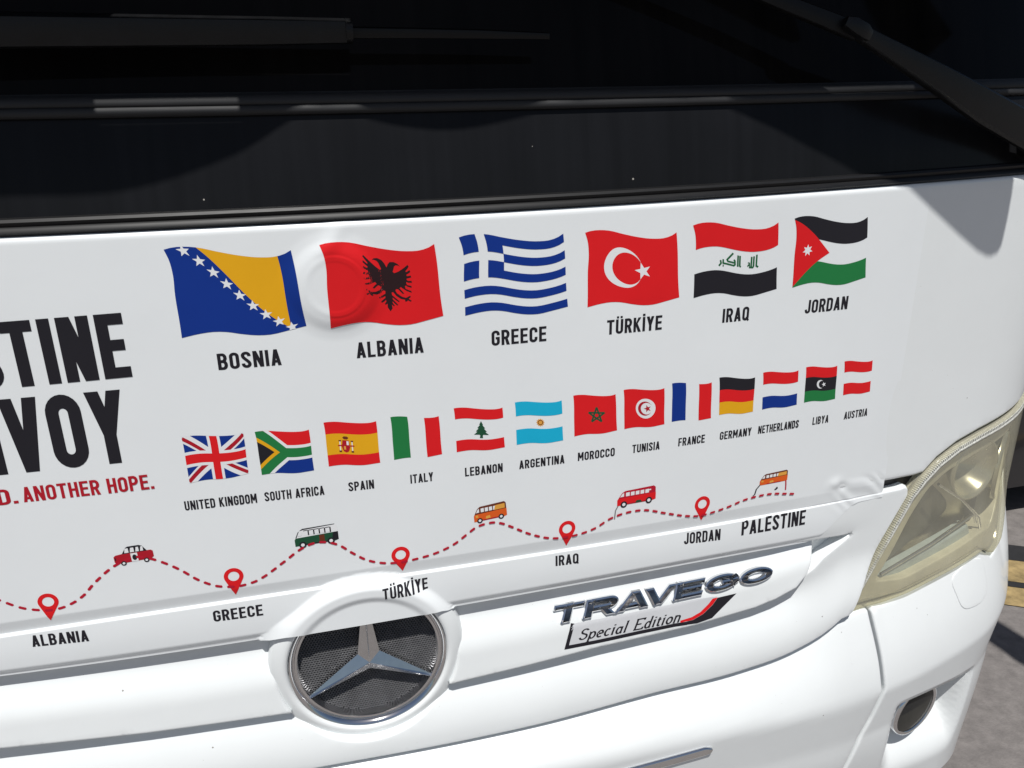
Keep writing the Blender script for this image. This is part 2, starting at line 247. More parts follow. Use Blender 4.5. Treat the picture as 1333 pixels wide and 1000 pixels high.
def smooth01(x): x = np.clip(x, 0, 1); return x*x*(3-2*x)
def curve(pts, pad=None):
    """smooth interpolating function through points (monotone in s)"""
    a = np.array(pts, float); xs, ys = a[:, 0], a[:, 1]; m_ = np.gradient(ys, xs)
    def f(s):
        s = np.clip(np.asarray(s, float), xs[0], xs[-1]); i = np.clip(np.searchsorted(xs, s)-1, 0, len(xs)-2)
        h = xs[i+1]-xs[i]; t = (s-xs[i])/h
        return (2*t**3-3*t**2+1)*ys[i]+(t**3-2*t**2+t)*h*m_[i]+(-2*t**3+3*t**2)*ys[i+1]+(t**3-t**2)*h*m_[i+1]
    return f
def fitc(pts, deg, lo, hi):
    a = np.array(pts, float); c = np.polyfit(a[:, 0], a[:, 1], deg)
    return lambda s: np.polyval(c, np.clip(s, lo, hi))
zTOP = fitc(D['TOP'], 2, -.6, 1.1)
zA = fitc(D['A'], 3, -.45, .93); zB = fitc(D['B'], 3, -.45, .93); zC = fitc(D['C'], 3, -.45, .80)
L3X = [(-1.3, .768), (-.6, .768)]+D['L3']
zL3 = curve(L3X)
SC, ZC = 0.0, .917                                   # centre of the round badge
DS, DZ = -.001, 1.433                                 # centre of the covered dome above

def h_lip(s, z):
    s = np.asarray(s, float); z = np.asarray(z, float)
    A, B, C = zA(s), zB(s), zC(s); d = np.interp(s, [-.5, .55, .8], [.0034, .0029, .0008])
    tin = np.clip((A-z)/(A-B), 0, 1)
    h = -d*tin
    q = np.clip((B-z)/.0024, 0, 1)
    t = np.clip((B-z)/np.maximum(B-C, .01), 0, 1)
    face = .0002+.0012*np.sin(np.pi*t)-.0035*smooth01((t-.82)/.18)
    return np.where(z >= A, 0, np.where(z >= B, h, h*(1-smooth01(q))+face*smooth01(q)))
def h_vinyl(s, z):
    s = np.asarray(s, float); z = np.asarray(z, float); h = h_lip(s, z)
    r = np.hypot(s-SC, z-ZC)
    ro = np.where(s < 0, .016, 0)*smooth01((np.abs(s)-.065)/.07)*smooth01((1.03-z)/.04); arch = .0120*smooth01((.133+ro-r)/(.019+ro))-.0035*smooth01((.106-r)/.012)
    h = np.maximum(h, np.where(r < .133+ro, arch, -1))
    r = np.hypot((s-DS), z-DZ)
    dome = .0012*smooth01((.066-r)/.020)+.0032*smooth01((.055-r)/.018)+.0007*smooth01((.0375-r)/.004)-.0003*smooth01((.031-r)/.004)
    tent = .0022*np.exp(-((s-DS-.5*(z-DZ-.05))/.012)**2)*smooth01((z-DZ-.03)/.02)*smooth01((DZ+.09-z)/.04)
    h = h+dome+tent
    # wrinkles where the sheet is pulled over the seam near its right end
    env = np.exp(-((s-.80)/.045)**2)*smooth01((z-.995)/.03)*smooth01((1.07-z)/.015)
    h = h+env*.0008*np.sin((s*.75+z*1.0)*230+2.2*np.sin(s*70+z*40))+.0018*np.exp(-((s-.742)/.012)**2-((z-1.062)/.009)**2)-.0013*np.exp(-((s-.757)/.010)**2-((z-1.052)/.008)**2)
    h = h+.0003*np.sin(s*9+z*5)*np.sin(z*13+s*3)
    return h+.0006-.00048*np.maximum(smooth01((s-.80)/.045), smooth01((s-.66)/.06)*(z < zB(s)))
def h_frame(s, z):
    s = np.asarray(s, float); z = np.asarray(z, float)
    lip = h_lip(s, z)-.0012+.0009*smooth01((s-.60)/.08); fade = smooth01((.86-np.abs(s))/.1)
    d = z-zL3(s)
    low = .019*smooth01((.11-d)/.1)-.009*np.exp(-((d-.10)/.03)**2)*smooth01((.75-s)/.1)
    return lip*fade*smooth01((z-.955)/.02)+low
zCR = curve([(-1.4, .70), (-.4, .705)]+D['CREASE'][:2]+[(.8109, .655), (.9524, .661), (1.0301, .6738), (1.1305, .6949), (1.26, .745), (1.45, .80), (2.6, .80)])
FOG = D['FOG_LAMP'][0]
def h_bump(s, z):
    s = np.asarray(s, float); z = np.asarray(z, float)
    top = np.where(s < .85, zL3(np.minimum(s, .78)), np.interp(s, [.82, .88, 1.03, 1.11, 1.2, 1.3, 1.4], [.808, .809, .839, .856, .86, .98, 1.1]))
    c = zCR(s); t = np.clip((top-z)/np.maximum(top-c, .02), 0, 1.6)
    tc = np.clip(t, 0, 1); h = .004+np.interp(s, [.8, 1.1], [.048, .038])*(.6*np.sin(tc*np.pi/2)+.4*tc)
    h = h-.012*np.clip((c-z)/.10, 0, 1)-np.interp(s, [.8, 1.1], [.05, .018])*smooth01((c-.1-z)/.35)
    # fog lamp pocket
    return h-.072*smooth01((.602-z)/.010)*smooth01((1.130-s)/.018)*smooth01((s-.918)/.045)*smooth01((z-.40)/.15)

# ------------------------------------------------------------------ curved sheet with rounded, returned edges, cut to an outline
def densify(poly, step):
    out = []
    n = len(poly)
    for i in range(n):
        a, b = np.array(poly[i]), np.array(poly[(i+1) % n]); k = max(1, int(np.ceil(np.linalg.norm(b-a)/step)))
        out += [tuple(a+(b-a)*j/k) for j in range(k)]
    return out
def opened(path, step): return densify(path, step)[:max(i for i, q in enumerate(densify(path, step)) if q == tuple(path[-1]))+1]
def inside(poly, pts):
    x, y = pts[:, 0], pts[:, 1]; r = np.zeros(len(pts), bool); n = len(poly)
    for i in range(n):
        (x0, y0), (x1, y1) = poly[i], poly[(i+1) % n]
        if y0 == y1: continue
        c = ((y0 > y) != (y1 > y)) & (x < (x1-x0)*(y-y0)/(y1-y0)+x0); r ^= c
    return r
def segdist(loops, pts):
    d = np.full(len(pts), 9.)
    for lp in loops:
        a = np.array(lp); b = np.roll(a, -1, 0); ab = b-a; L = np.maximum((ab**2).sum(1), 1e-12)
        for i0 in range(0, len(pts), 2000):
            q = pts[i0:i0+2000]; t = np.clip(((q[:, None]-a)*ab).sum(2)/L, 0, 1)
            dd = np.linalg.norm(q[:, None]-(a+t[..., None]*ab), axis=2).min(1); d[i0:i0+2000] = np.minimum(d[i0:i0+2000], dd)
    return d
def roundcorners(poly, r):
    if r <= 0: return poly
    out = []; n = len(poly)
    for i in range(n):
        p0, p1, p2 = (np.array(poly[(i+k) % n]) for k in (-1, 0, 1)); l1, l2 = np.linalg.norm(p0-p1), np.linalg.norm(p2-p1)
        a = min(r, l1*.4); b = min(r, l2*.4); q0, q2 = p1+(p0-p1)/l1*a, p1+(p2-p1)/l2*b
        for t in (0, .25, .5, .75, 1): out.append(tuple((1-t)**2*q0+2*t*(1-t)*p1+t*t*q2))
    return out
def plate(name, outline, hf, material, parent, holes=(), r=.004, depth=.02, step=.012, estep=.006, back=False):
    loops = [densify(outline, estep)]+[densify(h, estep) for h in holes]
    B = [np.array(l) for l in loops]; area = 0
    P0 = B[0]; lo, hi = P0.min(0), P0.max(0)
    gx, gy = np.meshgrid(np.arange(lo[0], hi[0], step), np.arange(lo[1], hi[1], step)); g = np.stack([gx.ravel(), gy.ravel()], 1)
    g[:, 0] += (np.round((g[:, 1]-lo[1])/step) % 2)*step*.5
    rings = []
    if r > 0:
        for lp in B:
            t = np.roll(lp, -1, 0)-np.roll(lp, 1, 0); t /= np.maximum(np.linalg.norm(t, axis=1)[:, None], 1e-9); nn = np.stack([-t[:, 1], t[:, 0]], 1)
            for k in (.06, .2, .42, .7, 1.):
                for sg in (1, -1):
                    q = lp+nn*sg*r*k; rings.append((q, r*k))
    def ok(q):
        k = inside(loops[0], q)
        for h in loops[1:]: k &= ~inside(h, q)
        return q[k]
    pts = [ok(g)]; pts[0] = pts[0][segdist(loops, pts[0]) > max(r*1.15, step*.35)]
    for q, d in rings:
        q = ok(q)
        if len(q): pts.append(q[segdist(loops, q) > d*.93])
    inner = np.vstack(pts) if pts else np.zeros((0, 2))
    bnd = np.vstack(B); allp = np.vstack([bnd, inner]); nb = len(bnd); edges = []; o = 0
    for l in B:
        n = len(l); edges += [(o+i, o+(i+1) % n) for i in range(n)]; o += n
    vc, _, fc, ov, _, _ = delaunay_2d_cdt([Vector(p) for p in allp], edges, [], 0, 1e-7)
    V = np.array([tuple(v) for v in vc]); F = np.array([tuple(f) for f in fc if len(f) == 3])
    cen = V[F].mean(1); k = inside(loops[0], cen)
    for h in loops[1:]: k &= ~inside(h, cen)
    F = F[k]
    a = V[F[:, 1]]-V[F[:, 0]]; b = V[F[:, 2]]-V[F[:, 0]]; fl = (a[:, 0]*b[:, 1]-a[:, 1]*b[:, 0]) < 0; F[fl] = F[fl][:, ::-1]
    d = segdist(loops, V) if r > 0 else np.full(len(V), 9.)
    drop = np.where(d < r, r-np.sqrt(np.maximum(r*r-(r-np.minimum(d, r))**2, 0)), 0) if r > 0 else 0
    h = hf(V[:, 0], V[:, 1])-drop
    W = P(V[:, 0], V[:, 1], h); verts = [tuple(p) for p in W]; faces = [tuple(f) for f in F]
    cnt = {}
    for f in faces:
        for i in range(3):
            e = (f[i], f[(i+1) % 3]); cnt[e] = 1
    be = [e for e in cnt if (e[1], e[0]) not in cnt]; used = sorted({v for e in be for v in e}); mp = {}
    for v in used:
        mp[v] = len(verts); verts.append(tuple(P(V[v, 0], V[v, 1], h[v]-depth)))
    faces += [(e[1], e[0], mp[e[0]], mp[e[1]]) for e in be]
    if back: faces += [(mp2[2], mp2[1], mp2[0]) for mp2 in []]
    return mesh(name, verts, faces, material, parent)
def loft(name, prof, material, parent, s0=-1.5, s1=1.5, n=260, zf=None, sharp=40):
    """sweep a (z, h) profile along the coach front"""
    ss = np.linspace(s0, s1, n); v = []; f = []; k = len(prof)
    for s in ss:
        zo = float(zf(s)) if zf else 0
        for z, h in prof: v.append(tuple(P(s, zo+z, h)))
    for i in range(n-1):
        for j in range(k-1): f.append((i*k+j, i*k+j+1, (i+1)*k+j+1, (i+1)*k+j))
    return mesh(name, v, f, material, parent, True, None, sharp)

# ------------------------------------------------------------------ the setting
def ground_sheet():
    n = 24; v = []; f = []
    xs = np.r_[-400, -60, np.linspace(-10, 14, n), 60, 400]
    for x in xs:
        for y in xs: v.append((x, y, 0))
    k = len(xs)
    for i in range(k-1):
        for j in range(k-1): f.append((i*k+j, (i+1)*k+j, (i+1)*k+j+1, i*k+j+1))
    o = mesh('ground', v, f, 'asphalt'); o['kind'] = 'structure'; return o
ground_sheet()
def strip(name, pts, zz, material):
    o = mesh(name, [(x, y, zz) for x, y in pts], [tuple(range(len(pts)))], material, None, False); o['kind'] = 'structure'; return o

# ------------------------------------------------------------------ the coach
bus = thing('coach', 'white coach seen close at its front, its nose covered by a flag-printed convoy sticker', 'coach')
# white front panel that wraps into the side wall
ss = np.linspace(-1.25, 1.4, 120)
top = [(s, float(zTOP(s))) for s in np.linspace(1.9, -1.9, 120)]
bot = [(-1.9, 1.05)]+[(s, float(zA(s))) for s in np.linspace(-1.2, .9126, 60)]+[(.9340, 1.0440), (.9600, 1.0672), (1.0010, 1.0882), (1.0504, 1.1032), (1.1154, 1.1180), (1.25, 1.149), (1.40, 1.175), (1.44, 1.12), (1.9, 1.12)]
plate('front_panel', bot+top, lambda s, z: 0*s, 'paint', bus, r=.007, depth=.02, step=.014)
loft('cab_side_shell', [(.34, -.012), (1.13, -.012)], 'paint', bus, 1.40, 9, 12)
# black seal behind all joints
loft('joint_backing', [(.30, -.05), (.72, -.035), (.80, -.030), (.99, -.032), (1.00, -.018), (1.5, -.016)], 'seam', bus, -1.3, .93, 150)
# trim strip, dusty glass band, ledge, windscreen
loft('window_seal', [(-.006, -.016), (-.001, -.004), (.003, .0005), (.007, -.001), (.009, -.004), (.0105, -.003), (.0135, -.002), (.0165, -.004), (.018, -.012)], 'trim', bus, -2, 2.2, 260, zTOP)
loft('lower_glass_band', [(.010, -.010), (.04, -.014), (.08, -.021), (.114, -.030)], 'cowl', bus, -2, 1.9, 260, zTOP)
loft('windscreen_ledge', [(.113, -.034), (.1135, -.026), (.117, -.0235), (.122, -.0245), (.1235, -.0275), (.1245, -.026), (.1285, -.0262), (.1335, -.0285), (.1345, -.034), (.137, -.036)], 'ledge', bus, -2, 1.75, 260, zTOP, 60)
loft('windscreen', [(.133, -.035), (.25, -.07), (.5, -.155), (.9, -.31), (1.4, -.50)], 'glass', bus, -2, 1.75, 260, zTOP)
loft('roof_shell', [(1.4, -.50), (1.7, -.62), (1.80, -.85), (1.82, -1.3)], 'paint', bus, -1.75, 1.6, 60, zTOP)
# wing mirror and an added unseen slotted plate, both outlined back from their shadows
def along_sun(p, dist): q = np.asarray(p, float)+np.array(SUN_TO)*dist; return q
sh = D['SHADOW']
vis = []
def surf_band(s, z): return P(s, z, float(np.interp(z-float(zTOP(s)), [0, .01, .04, .08, .114, .12], [0, -.010, -.014, -.021, -.030, -.0245])))
band = [(-1.3, 1.548)]+sh[:10]+[(.70, 1.634), (1.15, 1.634)]
cb = curve(band)
fr = []
for s in np.linspace(-1.3, 1.15, 140):
    z = float(np.clip(cb(s), 1.50, 1.637)); p = surf_band(s, z); fr.append(along_sun(p, (2.06-p[2])/SUN_TO.z))
nn = len(fr); bk = [np.array((f[0]*1.0, .24+KC*f[0]**2, 2.06)) for f in fr]; sv_ = np.linspace(-1.3, 1.15, 140); vb = Bag(); up = np.array(SUN_TO)*.012
def to_shade_plate(p): return along_sun(p, (2.06-p[2])/SUN_TO.z)
m1 = [to_shade_plate(P(s, float(zTOP(s))+.1165, -.0245)) for s in sv_]; m2 = [to_shade_plate(P(s, float(zTOP(s))+.130, -.027)) for s in sv_]
for i in range(nn): 
    if m1[i][1] < fr[i][1]: m1[i] = fr[i].copy()
    if m2[i][1] < m1[i][1]+.001: m2[i] = m1[i]+np.array((0, .001, 0))
m3 = [to_shade_plate(P(s, 1.7015, -.008)) for s in sv_]; m4 = [to_shade_plate(P(s, 1.7120, -.016)) for s in sv_]
def slab(A, B, i): vb.add([A[i], A[i+1], B[i+1], B[i], A[i]+up, A[i+1]+up, B[i+1]+up, B[i]+up], [(0, 3, 2, 1), (4, 5, 6, 7), (0, 1, 5, 4), (1, 2, 6, 5), (2, 3, 7, 6), (3, 0, 4, 7)])
for i in range(nn-1):  # gaps in the added plate let sun reach the ledge and wiper arm
    s = sv_[i]; slab(fr, m1, i); slab(m2, m3, i); slab(m4, bk, i)
    if not (-.20 < s < .035): slab(m3, m4, i)
    if not (-.225 < s < -.095 or .655 < s < .80): slab(m1, m2, i)
vb.build('sun_visor', ['seam'], bus, False)
ml = [(.5061, 1.6325), (.6299, 1.5737), (.7843, 1.5167), (.8038, 1.5118), (.8525, 1.4816), (.9176, 1.4401), (.9632, 1.4127), (.985, 1.4035), (.9961, 1.402), (1.0087, 1.4059), (1.0150, 1.4172), (1.0168, 1.4559), (1.016, 1.4939), (1.0135, 1.5199), (1.01, 1.58), (1.0, 1.634)]
mp_ = []
for s, z in ml:
    p = surf_band(s, z) if z > float(zTOP(s)) else P(s, z, 0); mp_.append(along_sun(p, .62))
c_ = np.mean(mp_, 0); nm = len(mp_)
vv = [*mp_, *[c_+(q-c_)*.9+np.array(SUN_TO)*.09 for q in mp_]]
ff = [tuple(range(nm))[::-1], tuple(range(nm, 2*nm))]+[(i, (i+1) % nm, nm+(i+1) % nm, nm+i) for i in range(nm)]
mesh('wing_mirror', vv, ff, 'arm', bus, False)

# ---- grille frame: lip, right wing and lower blade round the badge opening
hl = [(.9000, 1.0270), (.9080, 1.0150), (.9050, 1.0050), (.8640, .9330), (.8158, .8420), (.8000, .8130)]
fr_out = [(s, float(zB(s))) for s in np.linspace(-1.3, .885, 90)]+hl+[(s, float(zL3(s))) for s in np.linspace(.780, -1.3, 110)]
arcp = lambda a0, a1, n: [(SC+.1225*math.cos(math.radians(a0+(a1-a0)*i/n)), ZC+.1225*math.sin(math.radians(a0+(a1-a0)*i/n))) for i in range(n+1)]
hole_lo = [(-.72, .955), (-.70, .915), (-.64, .895)]+[p for p in D['HOLE_LOW'][:-1] if p[0] < -.12]+arcp(203, 336, 40)+[p for p in D['HOLE_LOW'][:-1] if p[0] > .13]
hole_top = [(s, float(zC(s))) for s in np.linspace(-.72, .775, 90)]
hole = hole_top+[(.7923, .9600), (.780, .951)]+[tuple(p) for p in hole_lo[::-1]]
plate('grille_frame', fr_out, h_frame, 'paint', bus, [hole], r=.0035, depth=.03, step=.010)
loft('recess_backing', [(.80, -.042), (.90, -.042), (.93, -.024), (.985, -.020)], 'paint', bus, -.80, .80, 80)
# ---- upper blade carrying the model name
sl = [(-.716, .940), (-.70, .905), (-.62, .884)]+D['SLAT_LOW'][:-1]
zSL = curve([p for p in sl if True][1:-2])
def h_slat(s, z):
    lo_ = zSL(np.clip(s, -.69, .683)); t = np.clip((z-lo_)/(.985-lo_), 0, 1)
    return .011-.006*np.clip(t/.4, 0, 1)-.021*smooth01((t-.34)/.46)
sl = [tuple(p) for p in sl]
right = [p for p in sl if p[0] > .12][::-1]+arcp(330, 397, 16)+[(s, .992) for s in np.linspace(.105, .742, 40)]+[(.7245, .950)]
left = [p for p in sl if p[0] < -.112]+arcp(209, 143, 16)+[(s, .992) for s in np.linspace(-.105, -.70, 40)]
plate('grille_blade', right, h_slat, 'paint', bus, r=.004, depth=.02, step=.008)
plate('grille_blade', left, h_slat, 'paint', bus, r=.004, depth=.02, step=.008)

# ---- bumper
gapL = [(s-.0035, z) for s, z in D['GAP']]; gapR = [(s+.0035, z) for s, z in D['GAP']]
bo = [(s, float(zL3(s))-.0065) for s in np.linspace(-1.3, .770, 100)]+[(.7900, .7985), (.808, .8035), (.838, .8050), (.8475, .8040)]
plate('bumper', bo+gapL[1:]+[(.80, .34), (-1.3, .34)], h_bump, 'paint', bus, r=.005, depth=.03, step=.014)
cr = [(s, z-.0045) for s, z in D['HL_BOT'][1:6]]
co = [(.861, .8050), (.8795+.002, .8045)]+cr[1:]+[(1.118, .853), (1.150, .832), (1.192, .846), (1.245, .925), (1.305, 1.01), (1.385, 1.11), (1.41, 1.15), (2.0, 1.15), (2.0, .34), (.82, .34)]+gapR[1:][::-1]
plate('bumper_corner', co, h_bump, 'paint', bus, r=.005, depth=.03, step=.008)
cov = roundcorners([(1.0335, .820), (1.085, .846), (1.122, .838), (1.127, .775), (1.105, .757), (1.058, .757)], .018)
cvp = plate('towing_cover', cov, lambda s, z: h_bump(s, z)+.0012, 'paint', bus, r=.0015, depth=.004, step=.008, estep=.004)
# chrome strip low on the bumper
st = roundcorners([(.0, .665), (.505, .6630), (.519, .6575), (.517, .6475), (.507, .642), (.0, .643)], .004)
plate('chrome_strip', st, lambda s, z: h_bump(s, z)+.006-250*(z-.654)**2*.12, 'chrome', bus, r=.003, depth=.012, step=.006, estep=.004)

# ---- fog lamp: round lamp sunk in the corner pocket
def lathe(prof, seg=72):
    v = []; f = []; k = len(prof)
    for i in range(seg):
        a = 2*math.pi*i/seg
        for r, h in prof: v.append((r*math.cos(a), r*math.sin(a), h))
    for i in range(seg):
        for j in range(k-1): f.append((i*k+j, ((i+1) % seg)*k+j, ((i+1) % seg)*k+j+1, i*k+j+1))
    return v, f
def placed(v, origin, xax, yax, zax):
    o = np.array(origin); return [tuple(o+p[0]*np.array(xax)+p[1]*np.array(yax)+p[2]*np.array(zax)) for p in v]
fo = P(1.000, .547, float(h_bump(1.0, .535))+.053)
fz = np.array((.22, -.96, -.06)); fz /= np.linalg.norm(fz); fx = np.cross((0, 0, 1), fz); fx /= np.linalg.norm(fx); fy = np.cross(fz, fx)
v, f = lathe([(.051, .003), (.053, .006), (.057, .005), (.059, .0), (.059, -.012)])
fogo = mesh('fog_lamp', placed(v, fo, fx, fy, fz), f, 'chrome', bus)
v, f = lathe([(.0575, -.011), (.0555, -.016), (.054, -.075)])
mesh('collar', placed(v, fo, fx, fy, fz), f, 'arm', fogo)
v, f = lathe([(.0001, .010), (.022, .009), (.042, .0055), (.0515, .003)])
mesh('lens', placed(v, fo, fx, fy, fz), f, 'clear', fogo)
v, f = lathe([(.0001, -.03), (.016, -.03), (.018, -.022), (.032, -.016), (.052, .001)])
mesh('reflector', placed(v, fo, fx, fy, fz), f, 'refl2', fogo)

# ---- headlight
hlp = [(.8030, .8100), (.8150, .8390), (.8650, .9322), (.9065, 1.0085), (.9298, 1.0372), (.9602, 1.0630), (1.0014, 1.0838), (1.0508, 1.0987), (1.1156, 1.1132), (1.25, 1.1440), (1.395, 1.170), (1.385, 1.12), (1.300, 1.018), (1.240, .930), (1.188, .853), (1.148, .8395), (1.128, .848), (1.1105, .8580), (1.0928, .8540), (1.031, .8402), (.9414, .8220), (.8795, .8099), (.8200, .8040)]
def h_lens(s, z): return .004+.012*smooth01((.97-z)/.14)*smooth01((s-.82)/.12)
head = plate('headlight', hlp, h_lens, 'lens', bus, r=.005, depth=.012, step=.012)
def inset(poly, k, cx=None):
    a = np.array(poly); c = a.mean(0); return [tuple(c+(p-c)*k) for p in a]
# housing shell behind the lens
hb = Bag(); lp = densify(inset(hlp, .985), .02); lo2 = densify(inset(hlp, .93), .02)
n = min(len(lp), len(lo2)); lp = lp[:n]; 
A_ = [P(s, z, float(h_lens(s, z))-.010) for s, z in lp]
c0 = np.mean(lp, 0)
Bk = [P(*(c0+(np.array(q)-c0)*.90), -.060) for q in lp]
hb.add([*A_, *Bk], [(i, (i+1) % n, n+(i+1) % n, n+i) for i in range(n)])
mesh('housing', hb.v, hb.f, 'refl', head)
win = [(.866, .848), (.934, .964), (.961, 1.004), (1.0, 1.030), (1.07, 1.053), (1.17, 1.072), (1.30, 1.115), (1.25, 1.02), (1.19, .925), (1.155, .888), (1.115, .888), (1.02, .865), (.93, .845)]
plate('bezel', inset(hlp, .975), lambda s, z: h_lens(s, z)-.012, 'bezel', head, [roundcorners(win, .012)], r=.003, depth=.03, step=.012)
plate('back_plate', inset(hlp, .92), lambda s, z: -.058+.02*smooth01((s-1.05)/.2), 'refl', head, r=0, depth=.002, step=.03)
# dark triangular facet, running-light bar, round reflector bowls
plate('facet', roundcorners([(.895, .860), (.958, 1.000), (.985, 1.012), (1.085, .935), (1.09, .915)], .010), lambda s, z: -.022-.16*(s-.89)+.0*z, 'refl2', head, r=.003, depth=.012, step=.01)
plate('running_light', roundcorners([(.880, .832), (.886, .852), (1.095, .906), (1.110, .880), (1.098, .868), (.93, .828)], .008), lambda s, z: -.012+0*s, 'drl', head, r=.007, depth=.012, step=.006)
def bowl(cs, cz, R, dh, name, material):
    o = P(cs, cz, dh); q = P(cs+.01, cz, dh)-o; q /= np.linalg.norm(q); zz = np.cross(q, (0, 0, 1)); 
    v, f = lathe([(.0001, -.05), (R*.25, -.047), (R*.5, -.038), (R*.75, -.022), (R*.93, -.004), (R, .002), (R*1.06, .003), (R*1.08, -.004)], 48)
    return mesh(name, placed(v, o, q, (0, 0, 1), zz), f, material, head)
bowl(1.075, 1.020, .055, -.010, 'reflector_bowl', 'refl')
bowl(1.195, .995, .060, -.012, 'reflector_bowl', 'refl')
def tube(pts, rad, seg=8):
    v = []; f = []; pts = [np.array(p, float) for p in pts]; n = len(pts)
    for i, p in enumerate(pts):
        t = pts[min(i+1, n-1)]-pts[max(i-1, 0)]; t /= np.linalg.norm(t); a = np.cross(t, (.3, .2, .9)); a /= np.linalg.norm(a); b = np.cross(t, a)
        for k in range(seg): q = 2*math.pi*k/seg; v.append(tuple(p+rad*(math.cos(q)*a+math.sin(q)*b)))
    for i in range(n-1):
        for k in range(seg): f.append((i*seg+k, i*seg+(k+1) % seg, (i+1)*seg+(k+1) % seg, (i+1)*seg+k))
    return v, f
v, f = tube([P(s, z, -.010) for s, z in [(.885, .855), (1.0, .890), (1.10, .925), (1.112, .905)]], .0028)
mesh('light_guide', v, f, 'chrome', head)
v, f = tube([P(s, z, -.008) for s, z in [(.985, 1.010), (1.05, .968), (1.115, .915), (1.14, .87)]], .0028)
mesh('light_guide', v, f, 'chrome', head)
v, f = tube([P(s, z, .001) for s, z in opened([(.8240, .8370), (.8740, .9300), (.9155, 1.0050), (.9375, 1.0300), (.9660, 1.0535), (1.0050, 1.0735), (1.0530, 1.0880), (1.1164, 1.1020), (1.24, 1.130)], .004)], .0045)
mesh('edge_strip', v, f, 'edge_strip', head)
# dark serrated edge gasket along the inner border of the lens
gb = Bag()
gl = densify([(.8060, .8110), (.8185, .8390), (.8680, .9310), (.9097, 1.0070), (.9325, 1.0352), (.9622, 1.0604), (1.0030, 1.0812), (1.0523, 1.0960), (1.1170, 1.1105), (1.25, 1.1412)], .004)
for k, (s, z) in enumerate(gl[:max(i for i, q in enumerate(gl) if q[0] > 1.24)]):
    s2, z2 = gl[k+1]; a = np.array((s2-s, z2-z)); L = np.linalg.norm(a)
    if L > .02: continue
    nn_ = np.array((-a[1], a[0]))/L; q = [(s, z), (s+a[0]*.6, z+a[1]*.6), (s+a[0]*.6-nn_[0]*.004, z+a[1]*.6-nn_[1]*.004), (s-nn_[0]*.004, z-nn_[1]*.004)]
    gb.add([P(x, y, .0052) for x, y in q]+[P(x, y, -.004) for x, y in q], [(0, 3, 2, 1), (0, 1, 5, 4), (1, 2, 6, 5), (2, 3, 7, 6), (3, 0, 4, 7)])
gb.build('gasket', ['edge_strip'], head, False)

# ---- round badge: white surround, chrome ring, wire mesh, three-pointed star
def disc_pt(x, y, h):                                   # local badge coordinates to the coach front
    return P(SC+x, ZC+y, h)
def ring_mesh(name, prof, material, parent, seg=128):
    v = []; f = []; k = len(prof)
    for i in range(seg):
        a = 2*math.pi*i/seg
        for r, h in prof: v.append(tuple(disc_pt(r*math.cos(a), r*math.sin(a), h)))
    for i in range(seg):
        for j in range(k-1): f.append((i*k+j, ((i+1) % seg)*k+j, ((i+1) % seg)*k+j+1, i*k+j+1))
    return mesh(name, v, f, material, parent, True, None, 50)
ring_mesh('badge_surround', [(.106, -.02), (.1072, .003), (.1085, .0058), (.111, .0072), (.115, .0068), (.120, .0050), (.125, .0025), (.129, -.0005), (.132, -.006), (.134, -.016), (.135, -.045)], 'paint', bus)
badge = ring_mesh('round_badge', [(.0935, -.020), (.094, -.005), (.0955, -.0015), (.0985, -.0015), (.0995, -.004), (.1005, -.004), (.1022, .0025), (.1055, .0042), (.1068, .001), (.107, -.016)], 'chrome', bus)
v, f = lathe([(.0001, 0), (.05, 0), (.098, 0)], 64)
mesh('mesh_backing', [tuple(disc_pt(p[0], p[1], -.021)) for p in v], f, 'dark', badge)
wb = Bag(); pitch = .0040; R0 = .0958; wt = .00052
for j in range(-36, 37):
    for i in range(-32, 33):
        cx = (i+.5*(j % 2))*pitch; cy = j*pitch*.866
        if cx*cx+cy*cy > (R0+.0008)**2: continue
        q = []
        for k in range(6):
            a = math.pi/6+k*math.pi/3
            q.append(disc_pt(cx+pitch*.577*math.cos(a), cy+pitch*.577*math.sin(a), -.0138)); q.append(disc_pt(cx+(pitch*.577-wt)*math.cos(a), cy+(pitch*.577-wt)*math.sin(a), -.0132)); q.append(disc_pt(cx+(pitch*.577-wt)*math.cos(a), cy+(pitch*.577-wt)*math.sin(a), -.0168))
        wb.add(q, [x for k in range(6) for x in ((3*k, 3*((k+1) % 6), 3*((k+1) % 6)+1, 3*k+1), (3*k+1, 3*((k+1) % 6)+1, 3*((k+1) % 6)+2, 3*k+2))])
wb.build('wire_mesh', ['wire'], badge, False)
sv = []; sf = []
def ang(a, r, h): return disc_pt(r*math.cos(a), r*math.sin(a), h)
sv.append(disc_pt(0, 0, .0125))
tips = [math.pi/2, math.pi*7/6, math.pi*11/6]; bgs = Bag()
for a in tips:
    l, rr = a+math.pi/3, a-math.pi/3; rn = .0185; ex = np.array((math.cos(a), math.sin(a))); ey = np.array((-ex[1], ex[0]))
    def q(x, y, h): p = ex*x+ey*y; return disc_pt(p[0], p[1], h)
    C = disc_pt(0, 0, .0075); Tt = q(.0965, 0, -.0005)
    NL, NR = q(.0085, .0147, -.0030), q(.0085, -.0147, -.0030); TL_, TR_ = q(.0965, .0020, -.0030), q(.0965, -.0020, -.0030)
    NLb, NRb, TLb, TRb = q(.0085, .0147, -.011), q(.0085, -.0147, -.011), q(.0965, .0020, -.011), q(.0965, -.0020, -.011)
    bgs.add([C, NL, TL_, Tt], [(0, 1, 2, 3)][::1]); bgs.add([C, Tt, TR_, NR], [(0, 1, 2, 3)])
    bgs.add([NL, NLb, TLb, TL_], [(0, 1, 2, 3)]); bgs.add([NR, TR_, TRb, NRb], [(0, 1, 2, 3)]); bgs.add([Tt, TL_, TLb, TRb, TR_], [(0, 1, 2, 3, 4)])
bgs.build('three_pointed_star', ['star'], badge, False)

